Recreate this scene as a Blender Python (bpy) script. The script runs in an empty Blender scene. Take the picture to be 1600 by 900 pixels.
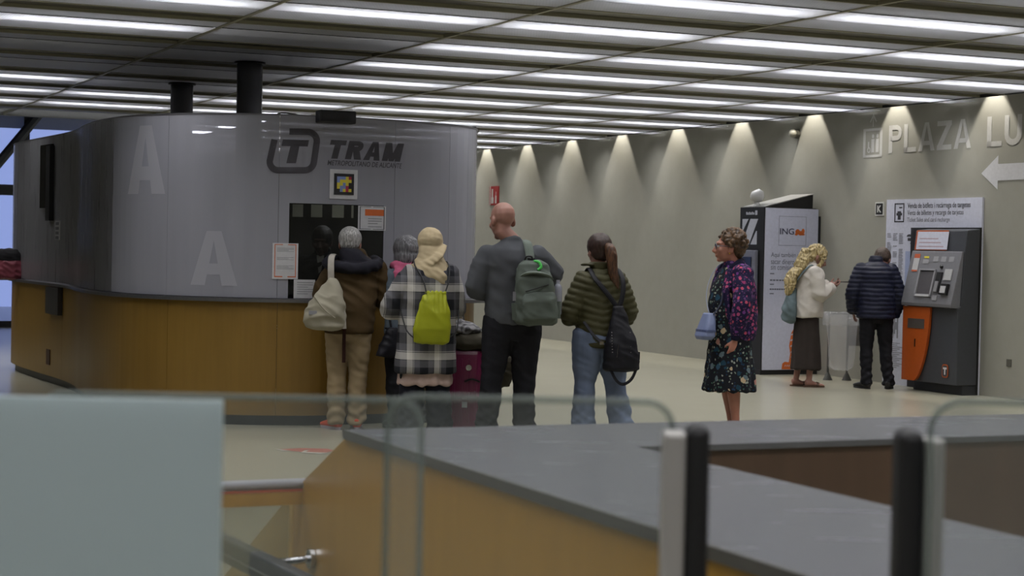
import bpy, bmesh, math, random
from mathutils import Vector, Matrix, noise, Euler
random.seed(7)
scene = bpy.context.scene
COL = scene.collection
PI = math.pi

# ------------------------------------------------------------------ camera
FPX, PITCH, ROLL, WALL_YAW, EYE, CEIL = 2780.0, 0.0229, 0.0209, 1.9922, 1.53, 3.26
_cp, _sp, _cr, _sr = math.cos(PITCH), math.sin(PITCH), math.cos(ROLL), math.sin(ROLL)
_B = Matrix(((1, 0, 0), (0, 0, -1), (0, 1, 0)))
_P = Matrix(((1, 0, 0), (0, _cp, -_sp), (0, _sp, _cp)))
_Q = Matrix(((_cr, -_sr, 0), (_sr, _cr, 0), (0, 0, 1)))
VIEW = _Q @ _P @ _B                                  # world -> (right, down, forward)
EYEP = Vector((0, 0, EYE))
cam_data = bpy.data.cameras.new('camera')
cam = bpy.data.objects.new('camera', cam_data)
COL.objects.link(cam)
_rows = VIEW
_m = Matrix((( _rows[0][0], -_rows[1][0], -_rows[2][0], 0),
             ( _rows[0][1], -_rows[1][1], -_rows[2][1], 0),
             ( _rows[0][2], -_rows[1][2], -_rows[2][2], EYE),
             (0, 0, 0, 1)))
cam.matrix_world = _m
cam_data.sensor_width = 36
cam_data.lens = FPX / 1600 * 36
cam_data.clip_start = 0.05
cam_data.clip_end = 200
cam_data.dof.use_dof = True
cam_data.dof.focus_distance = 15.5
cam_data.dof.aperture_fstop = 4.2
scene.camera = cam

# ------------------------------------------------------------------ light and exposure
scene.view_settings.view_transform = 'Standard'
scene.view_settings.look = 'None'
scene.view_settings.gamma = 1
scene.view_settings.exposure = 0.0
scene.view_settings.use_curve_mapping = False
world = bpy.data.worlds.new('daylight')
scene.world = world
world.use_nodes = True
world.node_tree.nodes['Background'].inputs[0].default_value = (0.36, 0.45, 0.86, 1)
world.node_tree.nodes['Background'].inputs[1].default_value = 0.9
TUBE_POWER = 35.0
LAMP_POWER = 12.5
SPOT_POWER = 95.0
scene.cycles.max_bounces = 8
scene.cycles.transparent_max_bounces = 12
scene.cycles.sample_clamp_indirect = 3.0
scene.cycles.caustics_reflective = False
scene.cycles.caustics_refractive = False

# ------------------------------------------------------------------ geometry of the place
U = Vector((math.cos(WALL_YAW), math.sin(WALL_YAW), 0))     # along the concrete wall, receding
V = Vector((U.y, -U.x, 0))                                  # towards the concrete wall
WALL_V = 12.784
def W(u, v, z): return U * u + V * v + Vector((0, 0, z))
def ray(x, y): return VIEW.transposed() @ Vector(((x - 800) / FPX, (y - 450) / FPX, 1))
def on_z(x, y, z):
    d = ray(x, y); return EYEP + d * ((z - EYE) / d.z)
def on_depth(x, y, depth):
    d = ray(x, y); return EYEP + d * (depth / d.y)
def on_v(x, y, v):
    d = ray(x, y); return EYEP + d * ((v - EYEP.dot(V)) / d.dot(V))
def on_u(x, y, u):
    d = ray(x, y); return EYEP + d * ((u - EYEP.dot(U)) / d.dot(U))
def project(p):
    q = VIEW @ (Vector(p) - EYEP); return 800 + FPX * q.x / q.z, 450 + FPX * q.y / q.z

# ------------------------------------------------------------------ materials
_mats = {}
def srgb(c):
    if isinstance(c, str):
        c = [int(c[i:i+2], 16) / 255 for i in (0, 2, 4)]
    return tuple(x / 12.92 if x <= .04045 else ((x + .055) / 1.055) ** 2.4 for x in c)
class M:
    """small node-material helper"""
    def __init__(s, name, color=(.5, .5, .5), rough=.6, metal=0, spec=.5):
        s.m = bpy.data.materials.new(name); s.m.use_nodes = True
        s.t = s.m.node_tree; s.n = s.t.nodes; s.l = s.t.links
        s.b = s.n['Principled BSDF']; s.out = s.n['Material Output']
        s.b.inputs['Base Color'].default_value = (*srgb(color), 1)
        s.b.inputs['Roughness'].default_value = rough
        s.b.inputs['Metallic'].default_value = metal
        s.b.inputs['Specular IOR Level'].default_value = spec
        s._tc = None
    def tc(s, kind='Object'):
        if not s._tc: s._tc = s.n.new('ShaderNodeTexCoord')
        return s._tc.outputs[kind]
    def mapping(s, scale=(1, 1, 1), rot=(0, 0, 0)):
        mp = s.n.new('ShaderNodeMapping'); mp.inputs['Scale'].default_value = scale; mp.inputs['Rotation'].default_value = rot
        s.l.new(s.tc(), mp.inputs[0]); return mp.outputs[0]
    def noise(s, scale, detail=4, vec=None, rough=.5):
        t = s.n.new('ShaderNodeTexNoise'); t.inputs['Scale'].default_value = scale; t.inputs['Detail'].default_value = detail
        t.inputs['Roughness'].default_value = rough
        s.l.new(vec or s.tc(), t.inputs['Vector']); return t.outputs['Fac']
    def ramp(s, fac, stops, mode='LINEAR'):
        r = s.n.new('ShaderNodeValToRGB'); r.color_ramp.interpolation = mode
        e = r.color_ramp.elements
        while len(e) < len(stops): e.new(.5)
        for i, (p, c) in enumerate(stops):
            e[i].position = p; e[i].color = (*srgb(c), 1)
        s.l.new(fac, r.inputs[0]); return r.outputs[0]
    def math(s, op, a, b=None):
        t = s.n.new('ShaderNodeMath'); t.operation = op
        for i, v in enumerate((a, b)):
            if v is None: continue
            if isinstance(v, (int, float)): t.inputs[i].default_value = v
            else: s.l.new(v, t.inputs[i])
        return t.outputs[0]
    def mix(s, fac, a, b, blend='MIX'):
        t = s.n.new('ShaderNodeMix'); t.data_type = 'RGBA'; t.blend_type = blend
        for sock, v in ((t.inputs[0], fac), (t.inputs[6], a), (t.inputs[7], b)):
            if isinstance(v, (int, float)): sock.default_value = v
            elif isinstance(v, (tuple, str, list)): sock.default_value = (*srgb(v), 1)
            else: s.l.new(v, sock)
        return t.outputs[2]
    def base(s, c): s.l.new(c, s.b.inputs['Base Color']); return s
    def bump(s, h, strength=.3, dist=.01):
        b = s.n.new('ShaderNodeBump'); b.inputs['Strength'].default_value = strength; b.inputs['Distance'].default_value = dist
        s.l.new(h, b.inputs['Height']); s.l.new(b.outputs[0], s.b.inputs['Normal']); return s
    def see_through(s, amount, color=(1, 1, 1)):
        t = s.n.new('ShaderNodeBsdfTransparent'); t.inputs[0].default_value = (*color, 1)
        mx = s.n.new('ShaderNodeMixShader'); mx.inputs[0].default_value = amount
        s.l.new(s.b.outputs[0], mx.inputs[1]); s.l.new(t.outputs[0], mx.inputs[2]); s.l.new(mx.outputs[0], s.out.inputs[0]); return s

def plain(name, color, rough=.6, metal=0, spec=.5):
    if name not in _mats:
        m = M(name, color, rough, metal, spec)
        n = m.noise(30, 3)
        m.base(m.mix(n, tuple(max(0, c * .94) for c in hexrgb(color)), tuple(min(1, c * 1.05) for c in hexrgb(color))))
        _mats[name] = m.m
    return _mats[name]
def hexrgb(c):
    return [int(c[i:i+2], 16) / 255 for i in (0, 2, 4)] if isinstance(c, str) else list(c)
def fabric(name, color, rough=.9, var=.14, scale=14, bump=.25, sheen=0.0):
    if name in _mats: return _mats[name]
    m = M(name, color, rough, 0, .2)
    c = hexrgb(color)
    n = m.noise(scale, 5)
    m.base(m.mix(n, tuple(x * (1 - var) for x in c), tuple(min(1, x * (1 + var)) for x in c)))
    m.bump(m.noise(420, 2), bump, .002)
    _mats[name] = m.m
    return m.m

# ------------------------------------------------------------------ objects
WM = {}
def tag(o, label=None, cat=None, group=None, kind=None):
    if label: o['label'] = label
    if cat: o['category'] = cat
    if group: o['group'] = group
    if kind: o['kind'] = kind
    return o
def thing(name, label, cat, loc=(0, 0, 0), rotz=0, group=None):
    o = bpy.data.objects.new(name, None); COL.objects.link(o)
    o.empty_display_size = .1
    o.location = loc; o.rotation_euler = (0, 0, rotz)
    WM[o.name] = Matrix.Translation(loc) @ Matrix.Rotation(rotz, 4, 'Z')
    return tag(o, label, cat, group)
class MB:
    """collects shapes for ONE mesh object"""
    def __init__(s): s.v = []; s.f = []
    def add(s, vs, fs):
        k = len(s.v); s.v += [Vector(p) for p in vs]; s.f += [tuple(i + k for i in f) for f in fs]; return s
    def box(s, x0, x1, y0, y1, z0, z1, fr=None):
        fr = fr or (lambda a, b, c: Vector((a, b, c)))
        vs = [fr(a, b, c) for c in (z0, z1) for a, b in ((x0, y0), (x1, y0), (x1, y1), (x0, y1))]
        return s.add(vs, [(0, 3, 2, 1), (4, 5, 6, 7), (0, 1, 5, 4), (1, 2, 6, 5), (2, 3, 7, 6), (3, 0, 4, 7)])
    def prism(s, poly, off):
        n = len(poly); off = Vector(off)
        vs = [Vector(p) for p in poly] + [Vector(p) + off for p in poly]
        return s.add(vs, [tuple(range(n))[::-1], tuple(range(n, 2 * n))] + [(i, (i + 1) % n, n + (i + 1) % n, n + i) for i in range(n)])
    def tube(s, path, radii, n=12, ref=None, closed=False):
        path = [Vector(p) for p in path]
        m = len(path)
        if not isinstance(radii, (list,)): radii = [radii] * m
        rings = []; a = None
        for i, p in enumerate(path):
            t = (path[min(i + 1, m - 1)] - path[max(i - 1, 0)])
            if t.length < 1e-9: t = Vector((0, 0, 1))
            t.normalize()
            if a is None or ref is not None:
                r0 = Vector(ref) if ref is not None else (Vector((1, 0, 0)) if abs(t.x) < .8 else Vector((0, 1, 0)))
                a = r0
            a = (a - t * a.dot(t))
            if a.length < 1e-6: a = t.orthogonal()
            a.normalize(); b = t.cross(a)
            r = radii[i]; ra, rb = r if isinstance(r, (tuple,)) else (r, r)
            rings.append([p + a * (ra * math.cos(2 * PI * k / n)) + b * (rb * math.sin(2 * PI * k / n)) for k in range(n)])
        vs = [q for r in rings for q in r]; fs = []
        for i in range(m - 1):
            for k in range(n):
                fs.append((i * n + k, i * n + (k + 1) % n, (i + 1) * n + (k + 1) % n, (i + 1) * n + k))
        fs.append(tuple(range(n))[::-1]); fs.append(tuple(range((m - 1) * n, m * n)))
        return s.add(vs, fs)
    def loft(s, rings, n=24, power=2.0):
        """rings: (x, y, z, rx, ry[, rotation]) from the bottom up"""
        vs = []; fs = []
        for r in rings:
            x, y, z, rx, ry = r[:5]; ro = r[5] if len(r) > 5 else 0
            for k in range(n):
                a = 2 * PI * k / n; c, q = math.cos(a), math.sin(a)
                c = math.copysign(abs(c) ** (2 / power), c); q = math.copysign(abs(q) ** (2 / power), q)
                px, py = rx * c, ry * q
                vs.append((x + px * math.cos(ro) - py * math.sin(ro), y + px * math.sin(ro) + py * math.cos(ro), z))
        for i in range(len(rings) - 1):
            for k in range(n):
                fs.append((i * n + k, i * n + (k + 1) % n, (i + 1) * n + (k + 1) % n, (i + 1) * n + k))
        fs.append(tuple(range(n))[::-1]); fs.append(tuple(range((len(rings) - 1) * n, len(rings) * n)))
        return s.add(vs, fs)
    def ell(s, c, r, rot=None, n=16):
        if not isinstance(r, (tuple, list)): r = (r, r, r)
        vs = [Vector((0, 0, -r[2]))]; m = n // 2
        for i in range(1, m):
            t = -PI / 2 + PI * i / m
            for k in range(n):
                a = 2 * PI * k / n
                vs.append(Vector((r[0] * math.cos(t) * math.cos(a), r[1] * math.cos(t) * math.sin(a), r[2] * math.sin(t))))
        vs.append(Vector((0, 0, r[2])))
        if rot is not None: vs = [rot @ v for v in vs]
        vs = [v + Vector(c) for v in vs]; fs = []
        for k in range(n): fs.append((0, 1 + (k + 1) % n, 1 + k))
        for i in range(m - 2):
            for k in range(n):
                fs.append((1 + i * n + k, 1 + i * n + (k + 1) % n, 1 + (i + 1) * n + (k + 1) % n, 1 + (i + 1) * n + k))
        L = len(vs) - 1
        for k in range(n): fs.append((L, L - n + k, L - n + (k + 1) % n))
        return s.add(vs, fs)
    def hell(s, c, r, rot=None): return s.ell(c, tuple(q * 1.11 for q in r), rot)
    def xform(s, mat): s.v = [mat @ v for v in s.v]; return s
    def build(s, name, mat, parent=None, local=False, smooth=False, bevel=0, matrix=None):
        me = bpy.data.meshes.new(name)
        vs = s.v
        if parent is not None and not local:
            inv = WM[parent.name].inverted(); vs = [inv @ v for v in vs]
        me.from_pydata([tuple(v) for v in vs], [], s.f)
        bm = bmesh.new(); bm.from_mesh(me); bmesh.ops.recalc_face_normals(bm, faces=bm.faces); bm.to_mesh(me); bm.free()
        me.materials.append(mat)
        if smooth: me.polygons.foreach_set('use_smooth', [True] * len(me.polygons))
        o = bpy.data.objects.new(name, me); COL.objects.link(o)
        if parent is not None: o.parent = parent; WM[o.name] = WM[parent.name]
        else: WM[o.name] = Matrix.Identity(4)
        if bevel:
            b = o.modifiers.new('bevel', 'BEVEL'); b.width = bevel; b.segments = 2; b.limit_method = 'ANGLE'
        return o
def structure(o): o['kind'] = 'structure'; return o
def union(mb, voxel, smooth=4, fac=.5):
    """one continuous skin around all the shapes collected in mb"""
    me = bpy.data.meshes.new('tmp'); me.from_pydata([tuple(v) for v in mb.v], [], mb.f)
    bm = bmesh.new(); bm.from_mesh(me); bmesh.ops.recalc_face_normals(bm, faces=bm.faces); bm.to_mesh(me); bm.free()
    o = bpy.data.objects.new('tmp', me); COL.objects.link(o)
    r = o.modifiers.new('r', 'REMESH'); r.mode = 'VOXEL'; r.voxel_size = voxel
    if smooth:
        k = o.modifiers.new('s', 'SMOOTH'); k.factor = fac; k.iterations = smooth
    dg = bpy.context.evaluated_depsgraph_get()
    res = bpy.data.meshes.new_from_object(o.evaluated_get(dg))
    bpy.data.objects.remove(o); bpy.data.meshes.remove(me)
    return res
def skin(name, mb, mat, parent, voxel=.012, smooth=4, disp=None, fac=.5):
    me = union(mb, voxel, smooth, fac); me.name = name
    if disp:
        ns = [v.normal.copy() for v in me.vertices]
        for v, n in zip(me.vertices, ns): v.co = v.co + n * disp(v.co, n)
    me.materials.clear(); me.materials.append(mat)
    me.polygons.foreach_set('use_smooth', [True] * len(me.polygons))
    o = bpy.data.objects.new(name, me); COL.objects.link(o)
    o.parent = parent; WM[o.name] = WM[parent.name] if parent else Matrix.Identity(4)
    return o
def wrinkle(amp=.007, fx=7, fz=7, seed=0.0):
    def f(co, n):
        a = noise.noise(Vector((co.x * fx + seed, co.y * fx, co.z * fz)))
        b = 1 - abs(noise.noise(Vector((co.x * fx * .9 + 5 + seed, co.y * fx * .9, co.z * fz * 1.8 + co.x * 6)))) * 2.2
        return amp * 1.35 * (a * .8 + b * .7)
    return f
def text_shape(string, offset=0, shear=0, spacing=1):
    cu = bpy.data.curves.new('t', 'FONT'); cu.body = string; cu.offset = offset; cu.shear = shear; cu.space_character = spacing
    cu.resolution_u = 4
    o = bpy.data.objects.new('t', cu); COL.objects.link(o)
    dg = bpy.context.evaluated_depsgraph_get()
    me = bpy.data.meshes.new_from_object(o.evaluated_get(dg))
    vs = [v.co.copy() for v in me.vertices]; fs = [tuple(p.vertices) for p in me.polygons]
    bpy.data.objects.remove(o); bpy.data.curves.remove(cu); bpy.data.meshes.remove(me)
    x0 = min(v.x for v in vs); x1 = max(v.x for v in vs); y0 = min(v.y for v in vs); y1 = max(v.y for v in vs)
    return vs, fs, (x0, x1, y0, y1)
def lettering(name, string, mat, parent, fmap, a0, a1, b0, b1, offset=0, shear=0, spacing=1):
    """flat lettering filling the box a0..a1 x b0..b1 of a surface given by fmap(a, b)"""
    vs, fs, (x0, x1, y0, y1) = text_shape(string, offset, shear, spacing)
    mb = MB(); mb.add([fmap(a0 + (v.x - x0) / (x1 - x0) * (a1 - a0), b0 + (v.y - y0) / (y1 - y0) * (b1 - b0)) for v in vs], fs)
    return mb.build(name, mat, parent)
def patch(mb, fmap, pts, n=1):
    """a flat polygon on the surface fmap"""
    return mb.add([fmap(a, b) for a, b in pts], [tuple(range(len(pts)))])
def rect(mb, fmap, a0, a1, b0, b1, na=1):
    for i in range(na):
        p = a0 + (a1 - a0) * i / na; q = a0 + (a1 - a0) * (i + 1) / na
        mb.add([fmap(p, b0), fmap(q, b0), fmap(q, b1), fmap(p, b1)], [(0, 1, 2, 3)])
    return mb
# ================================================================== SETTING
# floor: polished pale stone
m = M('polished_floor', 'a5a291', .3, 0, .5)
n1 = m.noise(.35, 4); n2 = m.noise(1.2, 4, m.mapping((.5, 7, 1)), .6)
m.base(m.mix(m.math('ADD', m.math('MULTIPLY', n1, .6), m.math('MULTIPLY', n2, .4)), '918e7e', '9b9887'))
m.l.new(m.math('ADD', m.math('MULTIPLY', m.noise(2, 2), .03), .24), m.b.inputs['Roughness'])
FLOOR = m.m
structure(MB().box(-8, 40, -9, WALL_V + .3, -.2, 0, W).build('floor', FLOOR))
# concrete wall on the right
m = M('smooth_concrete', '8f8d80', .75, 0, .3)
n1 = m.noise(.5, 6, rough=.6); n2 = m.noise(5, 6, rough=.65)
m.base(m.mix(m.math('ADD', m.math('MULTIPLY', n1, .5), m.math('MULTIPLY', n2, .5)), '85847b', '9c9a91'))
m.bump(m.noise(60, 4), .08, .004)
CONCRETE = m.m
structure(MB().box(-8, 40, WALL_V, WALL_V + .3, 0, 3.9, W).build('wall_right', CONCRETE))
structure(MB().box(-8.3, -8, -9, WALL_V + .3, 0, 3.9, W).build('wall_back', CONCRETE))
structure(MB().box(-8, 31, -9.3, -9, 0, 3.9, W).build('wall_left', CONCRETE))
structure(MB().add([W(a, b, c) for c in (0, 3.9) for a, b in ((36, 7.6), (36, WALL_V), (36.3, WALL_V), (36.3, 7.3), (31, 7.3), (31, 7.6))],
    [(5, 4, 3, 2, 1, 0), (6, 7, 8, 9, 10, 11)] + [(i, (i + 1) % 6, 6 + (i + 1) % 6, 6 + i) for i in range(6)]).build('wall_far', CONCRETE))
structure(MB().box(31, 31.3, -9, 2.6, 0, 3.9, W).build('wall_end', CONCRETE))
structure(MB().box(-8, 40, -9, WALL_V + .3, 3.9, 4.1, W).build('ceiling', plain('dark_slab', '2a2a28', .9)))
# glazed end of the hall, behind the kiosk: daylight outside
fm = plain('dark_window_frame', '3a3d44', .5)
mb = MB()
vm = on_u(42, 210, 31).dot(V)
for v in (2.64, vm, 7.26): mb.box(31.0, 31.1, v - .05, v + .05, 0, 3.9, W)
zb_ = on_u(24, 297, 31).z
for z, t in ((.05, .05), (zb_, .09), (3.84, .06)): mb.box(31.0, 31.1, 2.6, 7.3, z - t, z + t, W)
q0, q1 = on_u(-5, 258, 30.95), on_u(72, 166, 30.95); qd = (q1 - q0).normalized() * .8
q0 = q0 - qd; q1 = q1 + qd
mb.tube([q0, q1], [.085, .085], 8)
win = structure(mb.build('window_1', fm))
pane = M('window_glass', 'ffffff', .05).see_through(.93, (.95, .97, 1)).m
MB().box(31.04, 31.05, 2.65, 7.25, .05, 3.86, W).build('pane', pane, win)
# ------------------------------------------------------------------ suspended ceiling of perforated panels
PU, PV = 1.76, 1.81
V0 = WALL_V - .03
U0 = 12.43                                               # start of one lit strip
def perforated(name, color, through, glow, rough=.4, metal=.0):
    m = M(name, color, rough, metal, .5)
    tr = m.n.new('ShaderNodeBsdfTransparent')
    tl = m.n.new('ShaderNodeBsdfTranslucent'); tl.inputs[0].default_value = (.9, .9, .92, 1)
    a = m.n.new('ShaderNodeMixShader'); a.inputs[0].default_value = glow
    b = m.n.new('ShaderNodeMixShader'); b.inputs[0].default_value = through
    m.l.new(m.b.outputs[0], a.inputs[1]); m.l.new(tl.outputs[0], a.inputs[2])
    m.l.new(a.outputs[0], b.inputs[1]); m.l.new(tr.outputs[0], b.inputs[2]); m.l.new(b.outputs[0], m.out.inputs[0])
    v = m.n.new('ShaderNodeTexVoronoi'); v.inputs['Scale'].default_value = 45; v.inputs['Randomness'].default_value = 0
    m.l.new(m.tc(), v.inputs['Vector'])
    m.base(m.ramp(v.outputs['Distance'], [(.3, tuple(c * .6 for c in hexrgb(color))), (.42, color)]))
    return m.m
PERF = perforated('perforated_metal', 'a3a3a6', .10, .55)
DIFF = perforated('lamp_diffuser', 'e8e8ee', .22, .75)
OLIVE = plain('olive_ceiling_board', '4a473a', .35, .3)
EDGE = plain('ceiling_edge_trim', '8e8b78', .5)
BLACKGAP = plain('ceiling_gap', '1c1c1c', .9)
rows = [U0 + k * PU for k in range(-7, 14)]
def row_end(v): return 25.9 if v < 7.3 else 35.9
grey = MB(); house = MB(); olive = MB(); trim = MB(); gap = MB()
cols = [(V0 - (k + 1) * PV, V0 - k * PV) for k in range(0, 12)]
ncol = len(cols)
for (va, vb) in cols:
    if vb > WALL_V - .4: vb = WALL_V - .34
    for u in rows:
        if u + PU > row_end((va + vb) / 2) + .2: continue
        g = .02
        grey.box(u + .47, u + .92, va + g, vb - g, CEIL, CEIL + .006, W)
        grey.box(u + 1.36, u + PU - .02, va + g, vb - g, CEIL, CEIL + .006, W)
        olive.box(u + .955, u + 1.325, va + g, vb - g, CEIL + .02, CEIL + .03, W)
        for w in (.925, 1.33): trim.box(u + w, u + w + .028, va, vb, CEIL - .006, CEIL + .05, W)
        gap.box(u - .012, u + .006, va, vb, CEIL - .002, CEIL + .03, W)
        gap.box(u + .45, u + .468, va, vb, CEIL - .002, CEIL + .03, W)
        # light housings above: keep each row's light in its own trough
        house.box(u - .36, u + .95, va + .005, vb - .005, CEIL + .26, CEIL + .27, W)
    trim.box(rows[0], row_end((va + vb) / 2), va - .016, va + .016, CEIL - .008, CEIL + .03, W)
gap.box(rows[0], 36, WALL_V - .34, WALL_V - .325, CEIL - .01, 3.9, W)  # unseen baffle added to keep trough light out of the wall slot
cg = structure(grey.build('ceiling', PERF))
structure(olive.build('ceiling', OLIVE)); structure(house.build('trim_5', plain('white_lamp_housing', 'd5d5d8', .5))); structure(trim.build('trim_1', EDGE)); structure(gap.build('trim_2', BLACKGAP))
# edge of the suspended ceiling above the window end
structure(MB().box(25.9, 26.0, -9, 7.4, CEIL - .02, 3.9, W).build('trim_3', plain('ceiling_fascia', '6d6d6c', .6)))
# lamps
tube_m = M('fluorescent_tube', 'ffffff'); em = tube_m.n.new('ShaderNodeEmission')
em.inputs[0].default_value = (.93, .95, 1, 1); em.inputs[1].default_value = TUBE_POWER
tube_m.l.new(em.outputs[0], tube_m.out.inputs[0]); TUBE = tube_m.m
TUBE_OFF = plain('unlit_tube', 'b8b8b8', .4)
shared = {}
LOUVRE = bpy.data.lights.new('louvre', 'AREA'); LOUVRE.shape = 'RECTANGLE'; LOUVRE.size = .4; LOUVRE.size_y = 1.4; LOUVRE.energy = LAMP_POWER
LOUVRE.spread = math.radians(125); LOUVRE.color = (1, .995, .99)
def ceiling_light(u, va, vb, on):
    key = 'on' if on else 'off'
    vc = (va + vb) / 2
    o = bpy.data.objects.new('ceiling_light', None); COL.objects.link(o)
    loc = W(u, vc, CEIL); rz = WALL_YAW
    o.location = loc; o.rotation_euler = (0, 0, rz); o.empty_display_size = .1
    WM[o.name] = Matrix.Translation(loc) @ Matrix.Rotation(rz, 4, 'Z')
    tag(o, 'lit fluorescent lamp behind a perforated strip of the metal ceiling' if on else 'unlit lamp strip in the dark part of the metal ceiling above the kiosk',
        'ceiling light', 'lit lamp strips of the ceiling' if on else 'unlit lamp strips of the ceiling')
    if key not in shared:
        half = PV / 2 - .02
        d = MB().box(.006, .45, -half, half, -.004, .002)
        d_ = d.build('diffuser', DIFF, o, local=True)
        t = MB().tube([(.27, -half + .14, .14), (.27, half - .14, .14)], .02, 6)
        t_ = t.build('tube', TUBE if on else TUBE_OFF, o, local=True)
        shared[key] = (d_.data, t_.data)
    else:
        for nm, me in zip(('diffuser', 'tube'), shared[key]):
            c = bpy.data.objects.new(nm, me); COL.objects.link(c); c.parent = o; WM[c.name] = WM[o.name]
    if on:
        l = bpy.data.objects.new('lamp', LOUVRE); COL.objects.link(l); l.parent = o; l.location = (.23, 0, -.008)
for (va, vb) in cols:
    vc = (va + vb) / 2
    for u in rows:
        if u + PU > row_end(vc) + .2: continue
        if u < 9 and not (-3 < vc < 9.5): continue
        if vc < -2: continue
        if 8 < u < 10 and vc < 5.6: continue
        on = True
        if 3.7 < vc < 5.6 and 13.5 < u < 21: on = False
        if vc < 3.7 and 15 < u < 19: on = False
        ceiling_light(u, va, vb, on)
# wall washers recessed along the concrete wall
can = plain('black_can', '17171a', .4)
def washer(u):
    o = thing('wall_washer_light', 'small black recessed downlight washing the concrete wall', 'ceiling light', W(u, WALL_V - .2, 3.75), 0, 'downlights along the concrete wall')
    MB().tube([W(u, WALL_V - .2, 3.76), W(u, WALL_V - .2, 3.9)], .035, 16).build('housing', can, o)
    ld = bpy.data.lights.new('washer', 'SPOT'); ld.energy = SPOT_POWER; ld.color = (1, .94, .84); ld.spot_size = R(63); ld.spot_blend = .3; ld.shadow_soft_size = .012
    l = bpy.data.objects.new('lamp', ld); COL.objects.link(l); l.parent = o; l.location = (0, 0, -.02)
    l.rotation_euler = (0, 0, 0)
def R(a): return math.radians(a)
for k in range(-5, 12): washer(15.68 + 1.76 * k)
# bold block letters drawn as strokes on a unit cell: width, strokes
def _arc(cx, cy, rx, ry, a0, a1, n=8): return [(cx + rx * math.cos(math.radians(a0 + (a1 - a0) * i / n)), cy + ry * math.sin(math.radians(a0 + (a1 - a0) * i / n))) for i in range(n + 1)]
GLYPHS = {'T': (.78,), 'L': (.66,), 'P': (.72,), 'R': (.80,), 'A': (.86,), 'M': (1.0,), 'Z': (.74,), 'U': (.76,), 'C': (.76,), 'E': (.68,), 'O': (.82,), 'S': (.72,)}
def block_word(name, word, mat, parent, fmap, a0, a1, b0, b1, th=.22, shear=0.0, gap=.12):
    """word of heavy letters filling the box; th is the stroke thickness in letter heights"""
    mb = MB(); x = 0; quads = []
    def q(*pts): quads.append([(x + px_, py_) for px_, py_ in pts])
    def ribbon(path, w):
        P_ = [Vector(p) for p in path]
        for i in range(len(P_) - 1):
            def nrm(j):
                t = (P_[min(j + 1, len(P_) - 1)] - P_[max(j - 1, 0)]).normalized(); return Vector((-t.y, t.x)) * w / 2
            a, b = nrm(i), nrm(i + 1); q(P_[i] + a, P_[i + 1] + b, P_[i + 1] - b, P_[i] - a)
    for ch in word:
        w = GLYPHS[ch][0]; t = th
        def stem(l): q((l, 0), (l + t, 0), (l + t, 1), (l, 1))
        def bar(b_, l=0, r=None): r = w if r is None else r; q((l, b_), (r, b_), (r, b_ + t * .85), (l, b_ + t * .85))
        if ch == 'T': bar(1 - t * .85); q((w / 2 - t / 2, 0), (w / 2 + t / 2, 0), (w / 2 + t / 2, 1), (w / 2 - t / 2, 1))
        elif ch == 'L': stem(0); bar(0)
        elif ch == 'E': stem(0); bar(0); bar(1 - t * .85); bar(.5 - t * .42, 0, w * .9)
        elif ch in 'PR':
            stem(0); h = .52 if ch == 'P' else .54; r = (1 - (1 - h)) / 2
            ribbon([(t * .5, 1 - t * .42), (w - h * .5, 1 - t * .42)] + _arc(w - h * .5, 1 - h / 2 - .02, h * .5 - t * .5, h / 2 - t * .40, 85, -85) + [(t * .5, 1 - h - .04 + t * .42)], t * .85)
            if ch == 'R': q((w * .38, .45), (w * .38 + t * 1.1, .45), (w * 1.02, 0), (w * 1.02 - t * 1.15, 0))
        elif ch == 'A':
            c = w / 2; q((0, 0), (t * 1.02, 0), (c + t * .12, 1), (c - t * .5, 1)); q((w, 0), (w - t * 1.02, 0), (c - t * .12, 1), (c + t * .5, 1)); q((w * .22, .2), (w * .78, .2), (w * .72, .2 + t * .75), (w * .28, .2 + t * .75))
        elif ch == 'M': stem(0); x0_ = x; q((w - t, 0), (w, 0), (w, 1), (w - t, 1)); q((0, 1), (t * 1.1, 1), (w / 2 + t * .42, 0), (w / 2 - t * .42, 0)); q((w, 1), (w - t * 1.1, 1), (w / 2 - t * .42, 0), (w / 2 + t * .42, 0))
        elif ch == 'Z': bar(0); bar(1 - t * .85); q((0, t * .6), (t * 1.25, t * .6), (w, 1 - t * .6), (w - t * 1.25, 1 - t * .6))
        elif ch == 'U': ribbon([(t / 2, 1), (t / 2, w * .5)] + _arc(w / 2, w * .5, w / 2 - t / 2, w * .5 - t / 2, 180, 360) + [(w - t / 2, 1)], t)
        elif ch == 'O': ribbon(_arc(w / 2, .5, w / 2 - t / 2, .5 - t / 2, 0, 360, 20), t)
        elif ch == 'C': ribbon(_arc(w / 2, .5, w / 2 - t / 2, .5 - t / 2, 45, 315, 16), t)
        elif ch == 'S': ribbon(_arc(w / 2, .73, w / 2 - t / 2, .27 - t / 2, 20, 270, 10) + _arc(w / 2, .27, w / 2 - t / 2, .27 - t / 2, 90, -160, 10), t)
        x += w + gap
    W_ = x - gap; 
    for Q in quads:
        A_, B_, C_, D_ = [Vector(p) for p in Q]; n = 4
        for i in range(n):
            for j in range(n):
                vs = []
                for s_, t_ in ((i, j), (i + 1, j), (i + 1, j + 1), (i, j + 1)):
                    p = A_.lerp(B_, s_ / n).lerp(D_.lerp(C_, s_ / n), t_ / n)
                    vs.append(fmap(a0 + (p.x + shear * p.y) / (W_ + shear) * (a1 - a0), b0 + p.y * (b1 - b0)))
                mb.add(vs, [(0, 1, 2, 3)])
    return mb.build(name, mat, parent)
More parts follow.
